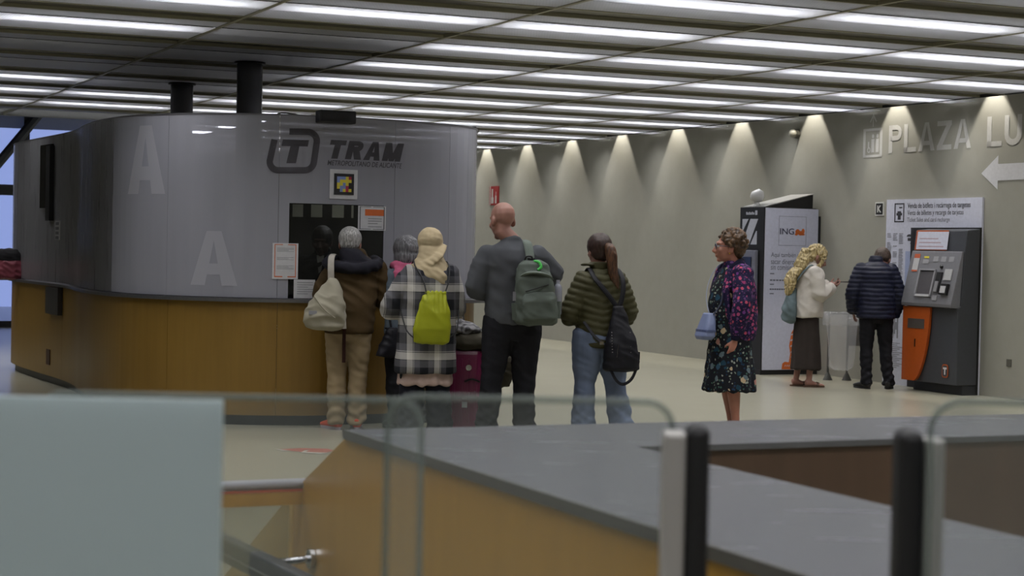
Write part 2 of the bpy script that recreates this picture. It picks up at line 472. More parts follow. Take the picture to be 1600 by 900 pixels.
# ================================================================== KIOSK
PLAN = [(-5.45, 21.3), (-5.78, 20.55), (-4.5, 17.95), (-4.08, 16.85), (-3.75, 16.05), (-3.36, 15.4), (-2.86, 14.98), (-2.3, 14.80), (-1.7, 14.86), (-1.2, 15.1), (-.78, 15.42), (-.42, 15.84),
        (-.36, 16.5), (-.62, 17.6), (-1.4, 19.2), (-2.6, 21), (-3.6, 22.3), (-4.7, 22.5)]
def catmull(P, n=14):
    out = []; L = len(P)
    for i in range(L):
        p0, p1, p2, p3 = [Vector(P[(i + k - 1) % L]) for k in range(4)]
        for j in range(n):
            t = j / n
            out.append(.5 * ((2 * p1) + (p2 - p0) * t + (2 * p0 - 5 * p1 + 4 * p2 - p3) * t * t + (3 * p1 - p0 - 3 * p2 + p3) * t ** 3))
    return out
KC = catmull(PLAN); KN = len(KC)
acc = [0.0]
for i in range(KN): acc.append(acc[-1] + (KC[(i + 1) % KN] - KC[i]).length)
KL = acc[-1]
def kp(s):
    s = s % KL
    lo, hi = 0, KN
    while hi - lo > 1:
        mid = (lo + hi) // 2
        if acc[mid] <= s: lo = mid
        else: hi = mid
    t = (s - acc[lo]) / (acc[lo + 1] - acc[lo])
    return KC[lo].lerp(KC[(lo + 1) % KN], t)
def knorm(s):
    d = kp(s + .06) - kp(s - .06); d.normalize(); return Vector((d.y, -d.x))
def K(s, z, off=0):
    p = kp(s) + knorm(s) * off
    return Vector((p.x, p.y, z))
if (K(acc[8 * 14], 0, 1) - Vector((-2.0, 17, 0))).length < (K(acc[8 * 14], 0, -1) - Vector((-2.0, 17, 0))).length:
    _kn = knorm
    def knorm(s): return -_kn(s)
S_A = acc[1 * 14]; S_B = acc[11 * 14]
def kpx(x, z=1.3):
    best = None
    for i in range(401):
        s = S_A - .05 + (S_B + .3 - S_A + .05) * i / 400
        e = abs(project(K(s, z))[0] - x)
        if best is None or e < best[0]: best = (e, s)
    s = best[1]; st = (S_B - S_A) / 400
    for i in range(9):
        c = min((s - st, s, s + st), key=lambda q: abs(project(K(q, z))[0] - x)); s = c; st *= .5
    return s
def kz(x, y, z0=1.5):
    s = kpx(x, z0); p = K(s, 0); d = p.y
    return on_depth(x, y, d).z
def kstrip(mb, s0, s1, z0, z1, o0, o1, step=.09, of=None):
    n = max(1, int(abs(s1 - s0) / step)); vs = []; fs = []
    for i in range(n + 1):
        s = s0 + (s1 - s0) * i / n
        a, b = (o0, o1) if of is None else of(s)
        vs += [K(s, z0, a), K(s, z0, b), K(s, z1, b), K(s, z1, a)]
    for i in range(n):
        k = 4 * i
        for j in range(4): fs.append((k + j, k + (j + 1) % 4, k + 4 + (j + 1) % 4, k + 4 + j))
    fs.append((0, 1, 2, 3)); fs.append((4 * n, 4 * n + 1, 4 * n + 2, 4 * n + 3))
    return mb.add(vs, fs)
KT = 2.585
kiosk = thing('ticket_kiosk', 'large round ticket office with grey frosted glass above a honey coloured wood base', 'kiosk', (-2.6, 16.6, 0))
# honey coloured wood veneer
m = M('honey_wood', '7a5726', .38, 0, .4)
g = m.noise(1.2, 8, m.mapping((14, 14, .7)), .65); g2 = m.noise(.8, 3)
m.base(m.mix(m.math('ADD', m.math('MULTIPLY', g, .75), m.math('MULTIPLY', g2, .3)), '644b1c', '82652c'))
WOOD = m.m
steel = M('brushed_steel', '85858a', .32, .55)
gn = steel.noise(1.5, 5, steel.mapping((30, 30, .6)))
steel.l.new(steel.math('ADD', steel.math('MULTIPLY', gn, .3), .16), steel.b.inputs['Roughness'])
steel.base(steel.mix(gn, '74747a', '8e8e92')); STEEL = steel.m
DARKM = plain('dark_metal', '2b2b2e', .35, .5)
CHROME = M('polished_steel', 'b5b5b8', .12, 1).m
# base
seams = [kpx(x, .6) for x in (29, 97, 261, 432, 612, 712)]
seams = [seams[0] - .6] + seams + [seams[-1] + 1.5, KL + seams[0] - .6]
for a, b in zip(seams[:-1], seams[1:]):
    kstrip(MB(), a + .0015, b - .0015, .085, 1.03, -.03, 0).build('wood_panel', WOOD, kiosk)
kstrip(MB(), seams[0], seams[-1], 0, .085, -.09, -.05).build('plinth', plain('plinth_black', '232324', .4), kiosk)
s_r = kpx(690, 1.05)
def ledge(s):
    t = min(1, max(0, (s - s_r) / .5)); return (-.22, .05 + .17 * t * t * (3 - 2 * t))
kstrip(MB(), seams[0], seams[-1], 1.03, 1.058, 0, 0, of=ledge).build('counter_ledge', plain('counter_steel', '7c7c80', .3, .8), kiosk)
# upper band
g = M('frosted_grey_glass', '77777f', .24, 0, .5)
gv = g.noise(1.0, 3, g.mapping((3, 3, .35)))
g.base(g.mix(gv, '8b8b95', 'a3a3ad'))
g.see_through(.24, (.9, .9, .95)); GLASS = g.m
clear = M('clear_window_glass', '6a6a66', .03, 0, .5).see_through(.93, (.62, .64, .64)).m
px = lambda x: kpx(x, 1.8)
zt = 1.066
def gpanel(a, b, z0=zt, z1=KT, mat=GLASS, name='glass_panel', t=.012):
    return kstrip(MB(), a + .001, b - .001, z0, z1, -t, 0).build(name, mat, kiosk)
gl = [176, 262, 435]
gpanel(px(176), px(262)); gpanel(px(262), px(435))
wx0, wx1 = px(452), px(600); wz = kz(520, 319, 1.8)
# the panel with the serving window, in one mesh around the opening
mb = MB(); kstrip(mb, px(435) + .002, wx0, zt, KT, -.012, 0); kstrip(mb, wx1, px(616) - .002, zt, KT, -.012, 0); kstrip(mb, wx0, wx1, wz, KT, -.012, 0)
mb.build('glass_panel', GLASS, kiosk)
kstrip(MB(), wx0, wx1, zt + .03, wz, -.009, -.003).build('serving_window', clear, kiosk)
gpanel(px(616), px(701)); gpanel(px(701), S_B + .02); gpanel(S_B + .02, S_B + 2.4); gpanel(S_B + 2.4, S_B + 5); gpanel(S_B + 5, KL + px(32) - .5)
sw = px(32)
gpanel(sw - .5, sw, name='steel_panel', mat=STEEL, t=.03)
gpanel(sw, px(82), name='steel_panel', mat=STEEL, t=.03); gpanel(px(82), px(104), name='steel_panel', mat=STEEL, t=.03); gpanel(px(104), px(176), name='steel_panel', mat=STEEL, t=.03)
# thin top rim
kstrip(MB(), 0, KL, KT, KT + .012, -.02, .004).build('top_rim', plain('rim_grey', '6b6b70', .35, .6), kiosk)
# black screen recess, key plate and letter box on the left wing
kstrip(MB(), px(66), px(83), kz(75, 325), kz(75, 226), .001, .03).build('display_screen', plain('black_glass', '0c0c0e', .08), kiosk)
kstrip(MB(), px(78), px(84), kz(80, 345), kz(80, 228), .001, .05).build('display_bracket', DARKM, kiosk)
ip = kstrip(MB(), px(88), px(95.5), kz(92, 375), kz(92, 345), .001, .012).build('intercom_plate', plain('intercom_grey', 'a5a5a8', .4, .3), kiosk)
mb = MB()
for k in range(4):
    zc = kz(92, 349 + k * 7.3); kstrip(mb, px(89.5), px(94), zc - .018, zc + .012, .0125, .016)
mb.build('button', plain('button_dark', '4b4b50', .4), ip)
kstrip(MB(), kpx(78, .8), kpx(98, .8) - .01, .74, 1.02, .001, .05).build('letter_box', plain('letter_box_grey', '3d3b3c', .4, .4), kiosk)
kstrip(MB(), kpx(73, .3), kpx(78.5, .3), .2, .36, .001, .008).build('door_slot', plain('slot_brown', '3a1d0c', .6), kiosk)
# lettering on the frosted glass
INK = plain('logo_grey_ink', '38363d', .5)
def kmap(off=.003): return lambda a, b: K(a, b, off)
def kl(string, x0, x1, y0, y1, mat=INK, off=.004, name='lettering', **kw):
    xm = (x0 + x1) / 2
    return lettering(name, string, mat, kiosk, kmap(off), px(x0), px(x1), kz(xm, y1, 1.9), kz(xm, y0, 1.9), **kw)
kl('METROPOLITANO DE ALICANTE', 510, 626, 252.5, 260.5, offset=.012, shear=.2)
def kpoly(mb, pts, off=.004):
    return mb.add([K(px(x), kz(x, y, 1.9), off) for x, y in pts], [tuple(range(len(pts)))])
def kstroke(mb, pts, w, off=.004):
    """ribbon of given pixel width along a path, as quads on the glass"""
    P = [Vector(p) for p in pts]; L = []; Rr = []
    for i, p in enumerate(P):
        t = (P[min(i + 1, len(P) - 1)] - P[max(i - 1, 0)]).normalized(); nn = Vector((-t.y, t.x)) * w / 2
        L.append(p + nn); Rr.append(p - nn)
    for i in range(len(P) - 1): kpoly(mb, [L[i], L[i + 1], Rr[i + 1], Rr[i]], off)
def arc(cx, cy, r, a0, a1, n=6, sh=0): return [(cx + r * math.cos(R(a0 + (a1 - a0) * i / n)), cy + r * math.sin(R(a0 + (a1 - a0) * i / n))) for i in range(n + 1)]
mb = MB()
kstroke(mb, [(450, 205.5), (478, 206)] + arc(478, 221, 15, -90, 0, 8) + arc(475, 252, 14, 5, 90, 8) + [(455, 266.2)] + arc(434, 252, 14, 92, 180, 8) + [(427, 218)], 10)
kpoly(mb, [(440, 218), (481, 219), (479, 229), (438, 228)]); kpoly(mb, [(452, 228), (466, 228), (461, 255), (446, 255)])
mb.build('logo', INK, kiosk)
FAINT = M('pale_film', 'a8a8b2', .4).see_through(.3).m
block_word('lettering', 'TRAM', INK, kiosk, kmap(.004), px(508), px(629), kz(568, 250, 1.9), kz(568, 221, 1.9), .31, .22)
block_word('film_letter', 'A', FAINT, kiosk, kmap(.003), px(200), px(258), kz(228, 303, 1.9), kz(228, 196, 1.9), .27)
block_word('film_letter', 'A', FAINT, kiosk, kmap(.003), px(300), px(373), kz(336, 446, 1.5), kz(336, 361, 1.5), .27)
# colour code sign above the window, and the notices stuck to the glass
PAPER = plain('white_paper', 'bcbcc0', .6); ORANGE = plain('orange_print', 'b8581f', .6); GREYTXT = plain('grey_print', '77777c', .7)
def notice(name, label, cat, x0, x1, y0, y1, off=.006):
    s0, s1 = px(x0), px(x1); z0, z1 = kz((x0 + x1) / 2, y1, 1.6), kz((x0 + x1) / 2, y0, 1.6)
    o = kstrip(MB(), s0, s1, z0, z1, off, off + .004).build(name, PAPER); tag(o, label, cat)
    fm_ = lambda a, b: K(s0 + (s1 - s0) * a, z0 + (z1 - z0) * b, off + .0055)
    return o, fm_
code, fc = notice('code_sign', 'white square sign with a coloured pixel code on black, above the serving window', 'sign', 514, 557, 265, 311)
fc2 = lambda a, b: K(px(514) + (px(557) - px(514)) * a, kz(535.5, 311, 1.6) + (kz(535.5, 265, 1.6) - kz(535.5, 311, 1.6)) * b, .016)
rect(MB(), fc2, .14, .86, .14, .86, 6).build('black_field', plain('print_black', '101013', .6), code)
cm = {'b': plain('print_blue', '6f83b5', .6), 'y': plain('print_yellow', 'c2b534', .6), 'r': plain('print_red', '8d1836', .6)}
grid = ['bbbyr', 'byyyy', 'yybyk', 'ybbrk', 'kbyry']
for key, mm in cm.items():
    mb = MB()
    for r_, line in enumerate(grid):
        for c_, ch in enumerate(line):
            if ch == key:
                f2 = lambda a, b: K(0, 0)
                a0 = .24 + c_ * .104; b0 = .76 - (r_ + 1) * .104
                s0, s1 = px(514), px(557); z0, z1 = kz(535.5, 311, 1.6), kz(535.5, 265, 1.6)
                rect(mb, lambda a, b: K(s0 + (s1 - s0) * a, z0 + (z1 - z0) * b, .020), a0, a0 + .104, b0, b0 + .104)
    mb.build('colour_block', mm, code)
def lines(fmap, a0, a1, rows_, th, mat, parent, name='printed_line'):
    mb = MB()
    for i, b in enumerate(rows_):
        e = a1 - (a1 - a0) * (.0 if i % 3 != 2 else .3)
        rect(mb, fmap, a0, e, b - th / 2, b + th / 2)
    return mb.build(name, mat, parent)
n1_, f1 = notice('notice', 'white notice with a thin orange border, on the glass left of the serving window', 'notice', 427, 467, 380, 436)
mb = MB()
rect(mb, f1, .08, .92, .95, .97); rect(mb, f1, .08, .92, .05, .08); rect(mb, f1, .08, .11, .05, .97); rect(mb, f1, .89, .92, .05, .97); mb.build('border', ORANGE, n1_)
lines(f1, .17, .83, (.86, .83, .80, .77, .60, .57, .54, .37, .34, .31, .28), .010, GREYTXT, n1_)
n2_, f2_ = notice('notice', 'white notice with an orange heading, at the top right of the serving window', 'notice', 559, 602, 322, 360)
rect(MB(), f2_, .24, .92, .60, .86).build('heading', ORANGE, n2_)
mb = MB(); rect(mb, f2_, .05, .95, .95, .97); rect(mb, f2_, .05, .95, .04, .06); rect(mb, f2_, .05, .08, .04, .97); rect(mb, f2_, .92, .95, .04, .97); mb.build('border', plain('print_dark', '3c3c40', .6), n2_)
lines(f2_, .35, .85, (.48, .38, .28, .15), .03, GREYTXT, n2_)
n3_, f3 = notice('notice', 'pale blue sheet of small print, low on the serving window at the counter', 'notice', 461, 494, 437, 466)
lines(f3, .15, .9, (.85, .72, .6, .48, .36, .24), .03, GREYTXT, n3_)
# small device on top rim
p = K(px(518), KT - .055, .075)
o = thing('speaker_box', 'black box speaker fixed on the top rim of the kiosk above the logo', 'speaker', p)
sd = (K(px(546), KT, 0) - K(px(489), KT, 0)); half = sd.length / 2; sd.normalize(); nn = Vector((-sd.y, sd.x, 0))
fr = lambda a, b, c: p + sd * a + nn * b + Vector((0, 0, c))
MB().box(-half, half, -.06, .07, .0, .105, fr).build('housing', plain('speaker_black', '0d0d0f', .45), o, bevel=.012)
MB().box(-half + .015, half - .015, -.066, -.058, .012, .09, fr).build('grille', plain('speaker_grille', '141416', .8), o)
c = MB().tube([p + Vector((-.18, .02, .04)) + Vector((-.13 * math.sin(t * PI / 8), 0, .055 * math.sin(t * PI / 8))) * 1 + Vector((-.3 * t / 8, 0, -.03 * t / 8)) for t in range(9)], .006, 8)
c.build('cable', plain('cable_black', '101010', .5), o)
# inside of the kiosk
FB = plain('kiosk_partition', '3a3732', .7)
MB().box(-4.6, -.95, 18.6, 18.66, 0, 2.3).build('partition', FB, kiosk)
pm = plain('bright_wall_pale', 'd8d6c0', .7)
dx_ = lambda x: on_depth(x, 330, 18.5).x
for k, (a, b) in enumerate(((dx_(238), dx_(262)), (dx_(276), dx_(380)), (dx_(388), dx_(420)), (dx_(457), dx_(473)), (dx_(486), dx_(503)), (dx_(519), dx_(537)), (dx_(549), dx_(552)))):
    MB().box(a, b, 18.5, 18.53, 1.80, 1.93).build('bright_wall_strip', pm, kiosk)  # pale strips standing in for the bright wall beyond the rear glass
desk = thing('service_desk', 'dark service desk inside the kiosk behind the glass', 'desk', (-2.2, 15.65, 0))
MB().box(-2.9, -1.0, 15.42, 15.95, .74, .78).build('desk_top', plain('desk_dark', '3a3430', .5), desk)
for x in (-2.85, -1.05): MB().box(x - .03, x + .03, 15.45, 15.9, 0, .74).build('leg', DARKM, desk)
mon = thing('monitor', 'dark computer monitor seen through the frosted glass left of the window', 'monitor', (-2.1, 15.72, .78))
MB().box(-2.2, -2.02, 15.62, 15.8, .78, .795).build('base', DARKM, mon)
MB().box(-2.13, -2.09, 15.69, 15.73, .795, 1.2).build('stand', DARKM, mon)
MB().box(-2.28, -1.96, 15.66, 15.69, 1.06, 1.34).build('screen', plain('black_glass', '0c0c0e', .08), mon, bevel=.006)
# columns
for i, (x, y) in enumerate(((-2.57, 17.19), (-3.68, 19.64))):
    o = thing('steel_column', ('nearer, right one' if i == 0 else 'farther, left one') + ' of two polished steel columns rising from the kiosk to the ceiling', 'column', (x, y, 0), 0, 'steel columns of the kiosk')
    MB().tube([(x, y, 0), (x, y, 3.9)], .123, 40).build('shaft', M('dark_polished_steel', '7c7c7f', .2, .4).m if i == 0 else _cm, o, smooth=True)
    _cm = bpy.data.materials['dark_polished_steel']
    MB().tube([(x, y, CEIL - .02), (x, y, CEIL + .01)], .15, 40).build('collar', DARKM, o)
# bag on the ledge at the far left
pb = K(kpx(30, 1.1), 1.06, .12); pb.z = 1.062
bag = thing('shoulder_bag', 'maroon leather bag with a black flap, on the kiosk ledge at the far left', 'bag', pb)
mb = MB().loft([(0, 0, .002, .2, .07), (0, 0, .03, .215, .085), (0, 0, .15, .2, .08), (0, 0, .24, .16, .06), (0, 0, .26, .1, .03)])
skin('body', mb, fabric('maroon_leather', '6d3540', .45), bag, .012, 3, wrinkle(.012, 12, 9))
mb = MB().loft([(0, 0, .2, .17, .08), (0, 0, .28, .14, .06), (0, 0, .33, .09, .04), (0, 0, .335, .03, .02)])
skin('flap', mb, fabric('black_knit', '121114', .8), bag, .012, 3, wrinkle(.008, 12, 9))
# ================================================================== WALL: signs
WM_ = lambda off: (lambda a, b: W(a, WALL_V - off, b))
wl = lambda x, y: on_v(x, y, WALL_V)
def wu(x, y): return wl(x, y).dot(U)
sign = thing('wall_lettering', 'pale painted words and lift pictogram high on the concrete wall, above the ticket machine', 'sign', W(16.6, WALL_V, 2.74))
PAINT = plain('pale_wall_paint', 'b4b3b0', .6)
WMAP = lambda a, b: W(-a, WALL_V - .004, b)
def wtext(string, ua, ub, za, zb, **kw): return lettering('lettering', string, PAINT, sign, WMAP, -ua, -ub, za, zb, **kw)
block_word('lettering', 'PLAZA', PAINT, sign, WMAP, -17.60, -16.07, 2.745, 3.075, .20)
block_word('lettering', 'LUCEROS', PAINT, sign, WMAP, -15.80, -13.6, 2.745, 3.075, .20)
mb = MB()
def wrect(mb, u0, u1, z0, z1, off=.004): return mb.add([W(u0, WALL_V - off, z0), W(u1, WALL_V - off, z0), W(u1, WALL_V - off, z1), W(u0, WALL_V - off, z1)], [(0, 1, 2, 3)])
for a in ((18.12, 18.07, 2.71, 3.06), (17.78, 17.73, 2.71, 3.06), (18.12, 17.73, 2.71, 2.74), (18.12, 17.73, 3.03, 3.06)): wrect(mb, *a)
for uu in (17.92, 17.83):
    wrect(mb, uu + .03, uu - .03, 2.77, 2.93); mb.add([W(uu + .022 * math.cos(t * PI / 5), WALL_V - .004, 2.965 + .025 * math.sin(t * PI / 5)) for t in range(10)], [tuple(range(10))])
ring = [(18.0 + .035 * math.cos(t * PI / 6), 2.80 + .035 * math.sin(t * PI / 6)) for t in range(12)]; ring2 = [(18.0 + .02 * math.cos(t * PI / 6), 2.80 + .02 * math.sin(t * PI / 6)) for t in range(12)]
for t in range(12): mb.add([W(a, WALL_V - .004, b) for a, b in (ring[t], ring[(t + 1) % 12], ring2[(t + 1) % 12], ring2[t])], [(0, 1, 2, 3)])
wrect(mb, 18.02, 17.995, 2.83, 2.9)
mb.build('lift_pictogram', PAINT, sign)
mb = MB(); wrect(mb, 17.93, 17.915, 3.08, 3.2); patch(mb, lambda a, b: W(a, WALL_V - .004, b), [(17.99, 3.14), (17.92, 3.24), (17.85, 3.14), (17.865, 3.13), (17.92, 3.2), (17.975, 3.13)])
mb.build('up_arrow', PAINT, sign)
mb = MB(); patch(mb, lambda a, b: W(a, WALL_V - .004, b), [(15.88, 2.455), (15.60, 2.645), (15.60, 2.55), (14.9, 2.55), (14.9, 2.37), (15.60, 2.37), (15.60, 2.27)])
mb.build('left_arrow', plain('white_wall_paint', 'c2c2c6', .6), sign)
# fire sign
o = thing('fire_sign', 'small red fire equipment sign on the concrete wall above the bald man', 'sign', W(29.37, WALL_V, 2.3))
MB().box(29.16, 29.58, WALL_V - .012, WALL_V, 2.28, 2.62, W).build('plate', plain('sign_red', '8c1d1d', .5), o)
mb = MB(); wrect(mb, 29.55, 29.52, 2.28, 2.62, .014); wrect(mb, 29.47, 29.41, 2.31, 2.57, .014); wrect(mb, 29.49, 29.38, 2.31, 2.42, .014); wrect(mb, 29.31, 29.25, 2.31, 2.45, .014); wrect(mb, 29.29, 29.27, 2.44, 2.52, .014)
mb.build('pictogram', plain('sign_white', 'c0c0be', .5), o)
# little framed sign left of the board
o = thing('code_sign', 'tiny black and white framed sign on the concrete wall left of the ticket board', 'sign', W(17.74, WALL_V, 2.0))
MB().box(17.83, 17.66, WALL_V - .01, WALL_V, 2.0, 2.165, W).build('plate', plain('sign_white', 'c0c0be', .5), o)
mb = MB(); wrect(mb, 17.815, 17.675, 2.015, 2.15, .012); mb.build('black_field', plain('print_black', '101013', .6), o)
lettering('letter', 'K', plain('sign_white', 'c0c0be', .5), o, lambda a, b: W(-a, WALL_V - .014, b), -17.785, -17.70, 2.04, 2.125, offset=.04)
# wall loudspeaker, ceiling camera, socket
pc = wl(1247, 209)
o = thing('wall_speaker', 'small round grey speaker on the concrete wall just under the ceiling', 'speaker', pc)
MB().tube([pc, pc - V * .05], .06, 20).build('base', plain('device_dark', '48463e', .5), o); MB().ell(pc - V * .08, .055).build('ball', plain('device_grey', '8f8c80', .4), o, smooth=True)
pc = on_z(741, 198, CEIL); pc.z = CEIL
o = thing('dome_camera', 'dark dome security camera hanging from the ceiling right of the kiosk', 'camera', pc)
zc_ = CEIL - .07
MB().tube([(pc.x, pc.y, CEIL), (pc.x, pc.y, zc_ + .04)], .03, 10).build('stem', DARKM, o)
MB().tube([(pc.x, pc.y, zc_ - .005), (pc.x, pc.y, zc_ + .045)], .075, 20).build('housing', plain('device_dark', '48463e', .5), o)
MB().ell((pc.x, pc.y, zc_ - .008), (.06, .06, .065)).build('dome', plain('black_glass', '0c0c0e', .08), o, smooth=True)
pc = wl(1577, 567)
o = tag(MB().box(pc.dot(U) - .04, pc.dot(U) + .04, WALL_V - .01, WALL_V, pc.z - .04, pc.z + .04, W).build('wall_socket', plain('socket_dark', '55534c', .5), bevel=.004), 'small dark square socket low on the concrete wall at the right edge', 'socket')
# floor marking
mk = thing('floor_sticker', 'worn red and white marking stuck on the floor in front of the kiosk', 'floor sticker', on_z(470, 704, .001))
mb = MB(); mb.add([on_z(x, y, .002) for x, y in ((432, 702), (470, 700), (512, 701), (522, 704), (505, 708), (470, 706))], [(0, 1, 2, 3, 4, 5)])
mb.build('red_print', plain('floor_red', '8d5548', .6), mk)
mb = MB(); mb.add([on_z(x, y, .003) for x, y in ((428, 700.5), (440, 704), (455, 704.5), (438, 702))], [(0, 1, 2, 3)]); mb.add([on_z(x, y, .003) for x, y in ((470, 707), (476, 703.5), (483, 703), (478, 706), (515, 707.5), (500, 709))], [(0, 1, 2, 3, 4, 5)])
mb.build('white_print', plain('floor_white', 'a09c90', .6), mk)
# ================================================================== TICKET BOARD AND MACHINE
board = thing('ticket_board', 'tall white information board with a three line ticket heading, behind the ticket machine', 'board', W(16.7, WALL_V, 0))
BW = plain('board_white', 'c3c5d4', .45)
MB().box(17.58, 15.82, WALL_V - .025, WALL_V - .001, 0.0, 2.19, W).build('panel', BW, board)
bm_ = lambda a, b: W(-a, WALL_V - .0275, b)
TXD = plain('board_text_dark', '35353b', .6); TXM = plain('board_text_mid', '5c5c63', .6); TXL = plain('board_text_light', '7c7c84', .6)
for s_, za, zb, ub, mt in (('Venda de bitllets i recàrrega de targetes', 2.065, 2.145, 16.02, TXD), ('Venta de billetes y recarga de tarjetas', 1.985, 2.06, 16.14, TXM), ('Ticket Sales and card recharge', 1.91, 1.975, 16.38, TXL)):
    lettering('lettering', s_, mt, board, bm_, -17.17, -ub, za, zb, offset=.008)
mb = MB()
for a in ((17.42, 17.23, 2.13, 2.145), (17.42, 17.23, 1.92, 1.935), (17.42, 17.40, 1.92, 2.145), (17.25, 17.23, 1.92, 2.145), (17.36, 17.29, 2.03, 2.05), (17.38, 17.27, 2.0, 2.03), (17.355, 17.295, 1.95, 2.0), (17.33, 17.27, 2.085, 2.10)): wrect(mb, *a, off=.0275)
mb.build('ticket_pictogram', TXD, board)
mb = MB(); rr = random.Random(3)
for c_ in range(3):
    u0 = 17.55 - c_ * .115
    z = 1.78
    while z > .9:
        wrect(mb, u0, u0 - .09 * rr.uniform(.7, 1), z, z + .009, off=.0275); z -= .019 if rr.random() > .1 else .07
mb.build('timetable', TXL, board)
mb = MB()
for a in ((17.15, 16.98, 1.70, 1.735), (17.10, 16.95, 1.665, 1.68)): wrect(mb, *a, off=.0275)
mb.add([W(17.12 + .05 * math.cos(t * PI / 8), WALL_V - .0275, 1.75 + .03 * math.sin(t * PI / 8)) for t in range(9)], [tuple(range(9))])
mb.build('logo', TXD, board)
mb = MB(); wrect(mb, 17.19, 16.6, 1.1, 1.58, off=.027); mb.build('map', plain('map_blue', '9aa4c4', .5), board)
mb = MB()
for k in range(7): wrect(mb, 17.5 - k * .03, 17.47 - k * .03, .55 + (k % 3) * .05, .8 - (k % 2) * .06, off=.0275)
for k in range(14): wrect(mb, 17.52, 17.30 - (k % 3) * .05, .2 + k * .022, .208 + k * .022, off=.0275)
mb.build('line_map', TXL, board)
MB().box(17.05, 15.815, WALL_V - .06, WALL_V - .026, 0, 1.855, W).build('recess', plain('board_shadow_black', '121214', .5), board)  # black panel standing in for the shadow behind the machine
# the machine
tm = thing('ticket_machine', 'dark grey and orange ticket vending machine in front of the white board', 'machine', W(16.25, WALL_V - .2, 0))
G = plain('machine_grey', '3f4146', .42, .1); LG = plain('machine_console_grey', '75757a', .4, .2); OR = plain('machine_orange', 'a64c18', .4)
u0, u1 = 15.8, 16.72
def side_prism(prof, ua, ub, name, mat, parent, bevel=.006):
    """profile of (protrusion, z) swept along the wall direction"""
    return MB().prism([W(ua, WALL_V - o_, z) for o_, z in prof], U * (ub - ua)).build(name, mat, parent, bevel=bevel)
side_prism([(.061, 0), (.24, 0), (.24, .11), (.061, .11)], u0 + .01, u1 - .03, 'plinth', plain('machine_plinth', '26282c', .5), tm)
side_prism([(.061, .11), (.33, .11), (.34, .96), (.30, .98), (.26, 1.58), (.235, 1.82), (.061, 1.84)], u0, u1, 'cabinet', G, tm, .01)
con = side_prism([(.30, .955), (.42, .965), (.425, 1.0), (.285, 1.585), (.26, 1.585)], u0 + .015, u1 - .01, 'console', LG, tm, .006)
# surface of the sloping console: a from the left end, b up along the slope
c0, c1 = Vector((.425, 1.0)), Vector((.285, 1.585))
def con_map(off=.003):
    def f(a, b):
        p = c0.lerp(c1, b); return W(u1 - .02 - a * .86, WALL_V - p.x - off, p.y + off * .25)
    return f
BLK = plain('machine_black', '17171a', .35); STK = plain('sticker_white', 'a9a9ab', .55)
cmf = con_map(.002)
rect(MB(), con_map(.004), .07, .19, .60, .94).build('price_sticker', STK, con)
mb = MB(); rect(mb, con_map(.005), .07, .19, .86, .94); rect(mb, con_map(.005), .07, .19, .60, .63); mb.build('sticker_band', plain('sticker_red', 'a8502f', .5), con)
mb = MB(); fr = lambda a, b, c: con_map(c)(a, b)
mb = MB().box(.26, .58, .16, .62, .001, .004, fr); mb.build('screen_surround', BLK, con)
fr3 = MB()
for a in ((.25, .28, .12, .64), (.57, .60, .12, .64), (.25, .60, .62, .65), (.25, .60, .12, .17)): fr3.box(*a, .001, .02, fr)
fr3.build('screen_frame', plain('frame_grey', '8a8a8e', .4, .2), con, bevel=.002)
MB().box(.285, .565, .17, .60, .004, .006, fr).build('touch_screen', plain('screen_dim', '4f4d50', .15), con)
rect(MB(), con_map(.021), .28, .57, .125, .16).build('label_strip', STK, con)
MB().box(.63, .74, .22, .60, .001, .015, fr).build('card_slot', BLK, con, bevel=.002)
MB().box(.655, .715, .22, .42, .016, .03, fr).build('card_tray', plain('frame_grey', '8a8a8e', .4, .2), con, bevel=.002)
MB().box(.78, .93, .45, .66, .001, .012, fr).build('button_pad', STK, con, bevel=.002)
MB().box(.78, .93, .17, .38, .001, .035, fr).build('banknote_slot', BLK, con, bevel=.004)
rect(MB(), con_map(.037), .80, .91, .2, .33).build('pictogram_sticker', STK, con)
MB().box(.64, .73, .06, .16, .001, .012, fr).build('coin_return', plain('frame_grey', '8a8a8e', .4, .2), con, bevel=.002)
MB().ell(con_map(.01)(.69, .70), (.02, .02, .02)).build('lock', BLK, con, smooth=True)
for a in (.48, .64, .80): rect(MB(), con_map(.003), a, a + .10, .80, .90).build('payment_sticker', plain('sticker_pale', '8f8f93', .5), con)
rect(MB(), con_map(.003), .28, .38, .86, .9).build('warning_sticker', plain('print_yellow', 'c2b534', .6), con)
rect(MB(), con_map(.004), .27, .39, .76, .84).build('instruction_sticker', plain('sticker_pale', '8f8f93', .5), con)
# top poster on the sloping head
pt = lambda a, b: W(u1 - .06 - a * .55, WALL_V - (.268 - .028 * b) , 1.60 + b * .22)
MB().add([pt(-.05, -.02) - V * .004, pt(1.0, -.02) - V * .004, pt(1.0, 1.0) - V * .004, pt(-.05, 1.0) - V * .004], [(0, 1, 2, 3)]).build('poster_back', OR, tm)
po = MB().add([pt(0, .02) - V * .007, pt(1.02, .02) - V * .007, pt(1.02, .93) - V * .007, pt(0, .93) - V * .007], [(0, 1, 2, 3)]).build('poster', BW, tm)
mb = MB()
for k in range(3): mb.add([pt(.08, .15 + k * .2) - V * .008, pt(.9 - .1 * k, .15 + k * .2) - V * .008, pt(.9 - .1 * k, .19 + k * .2) - V * .008, pt(.08, .19 + k * .2) - V * .008], [(0, 1, 2, 3)])
mb.build('printed_line', plain('print_pink', 'a88a90', .6), po)
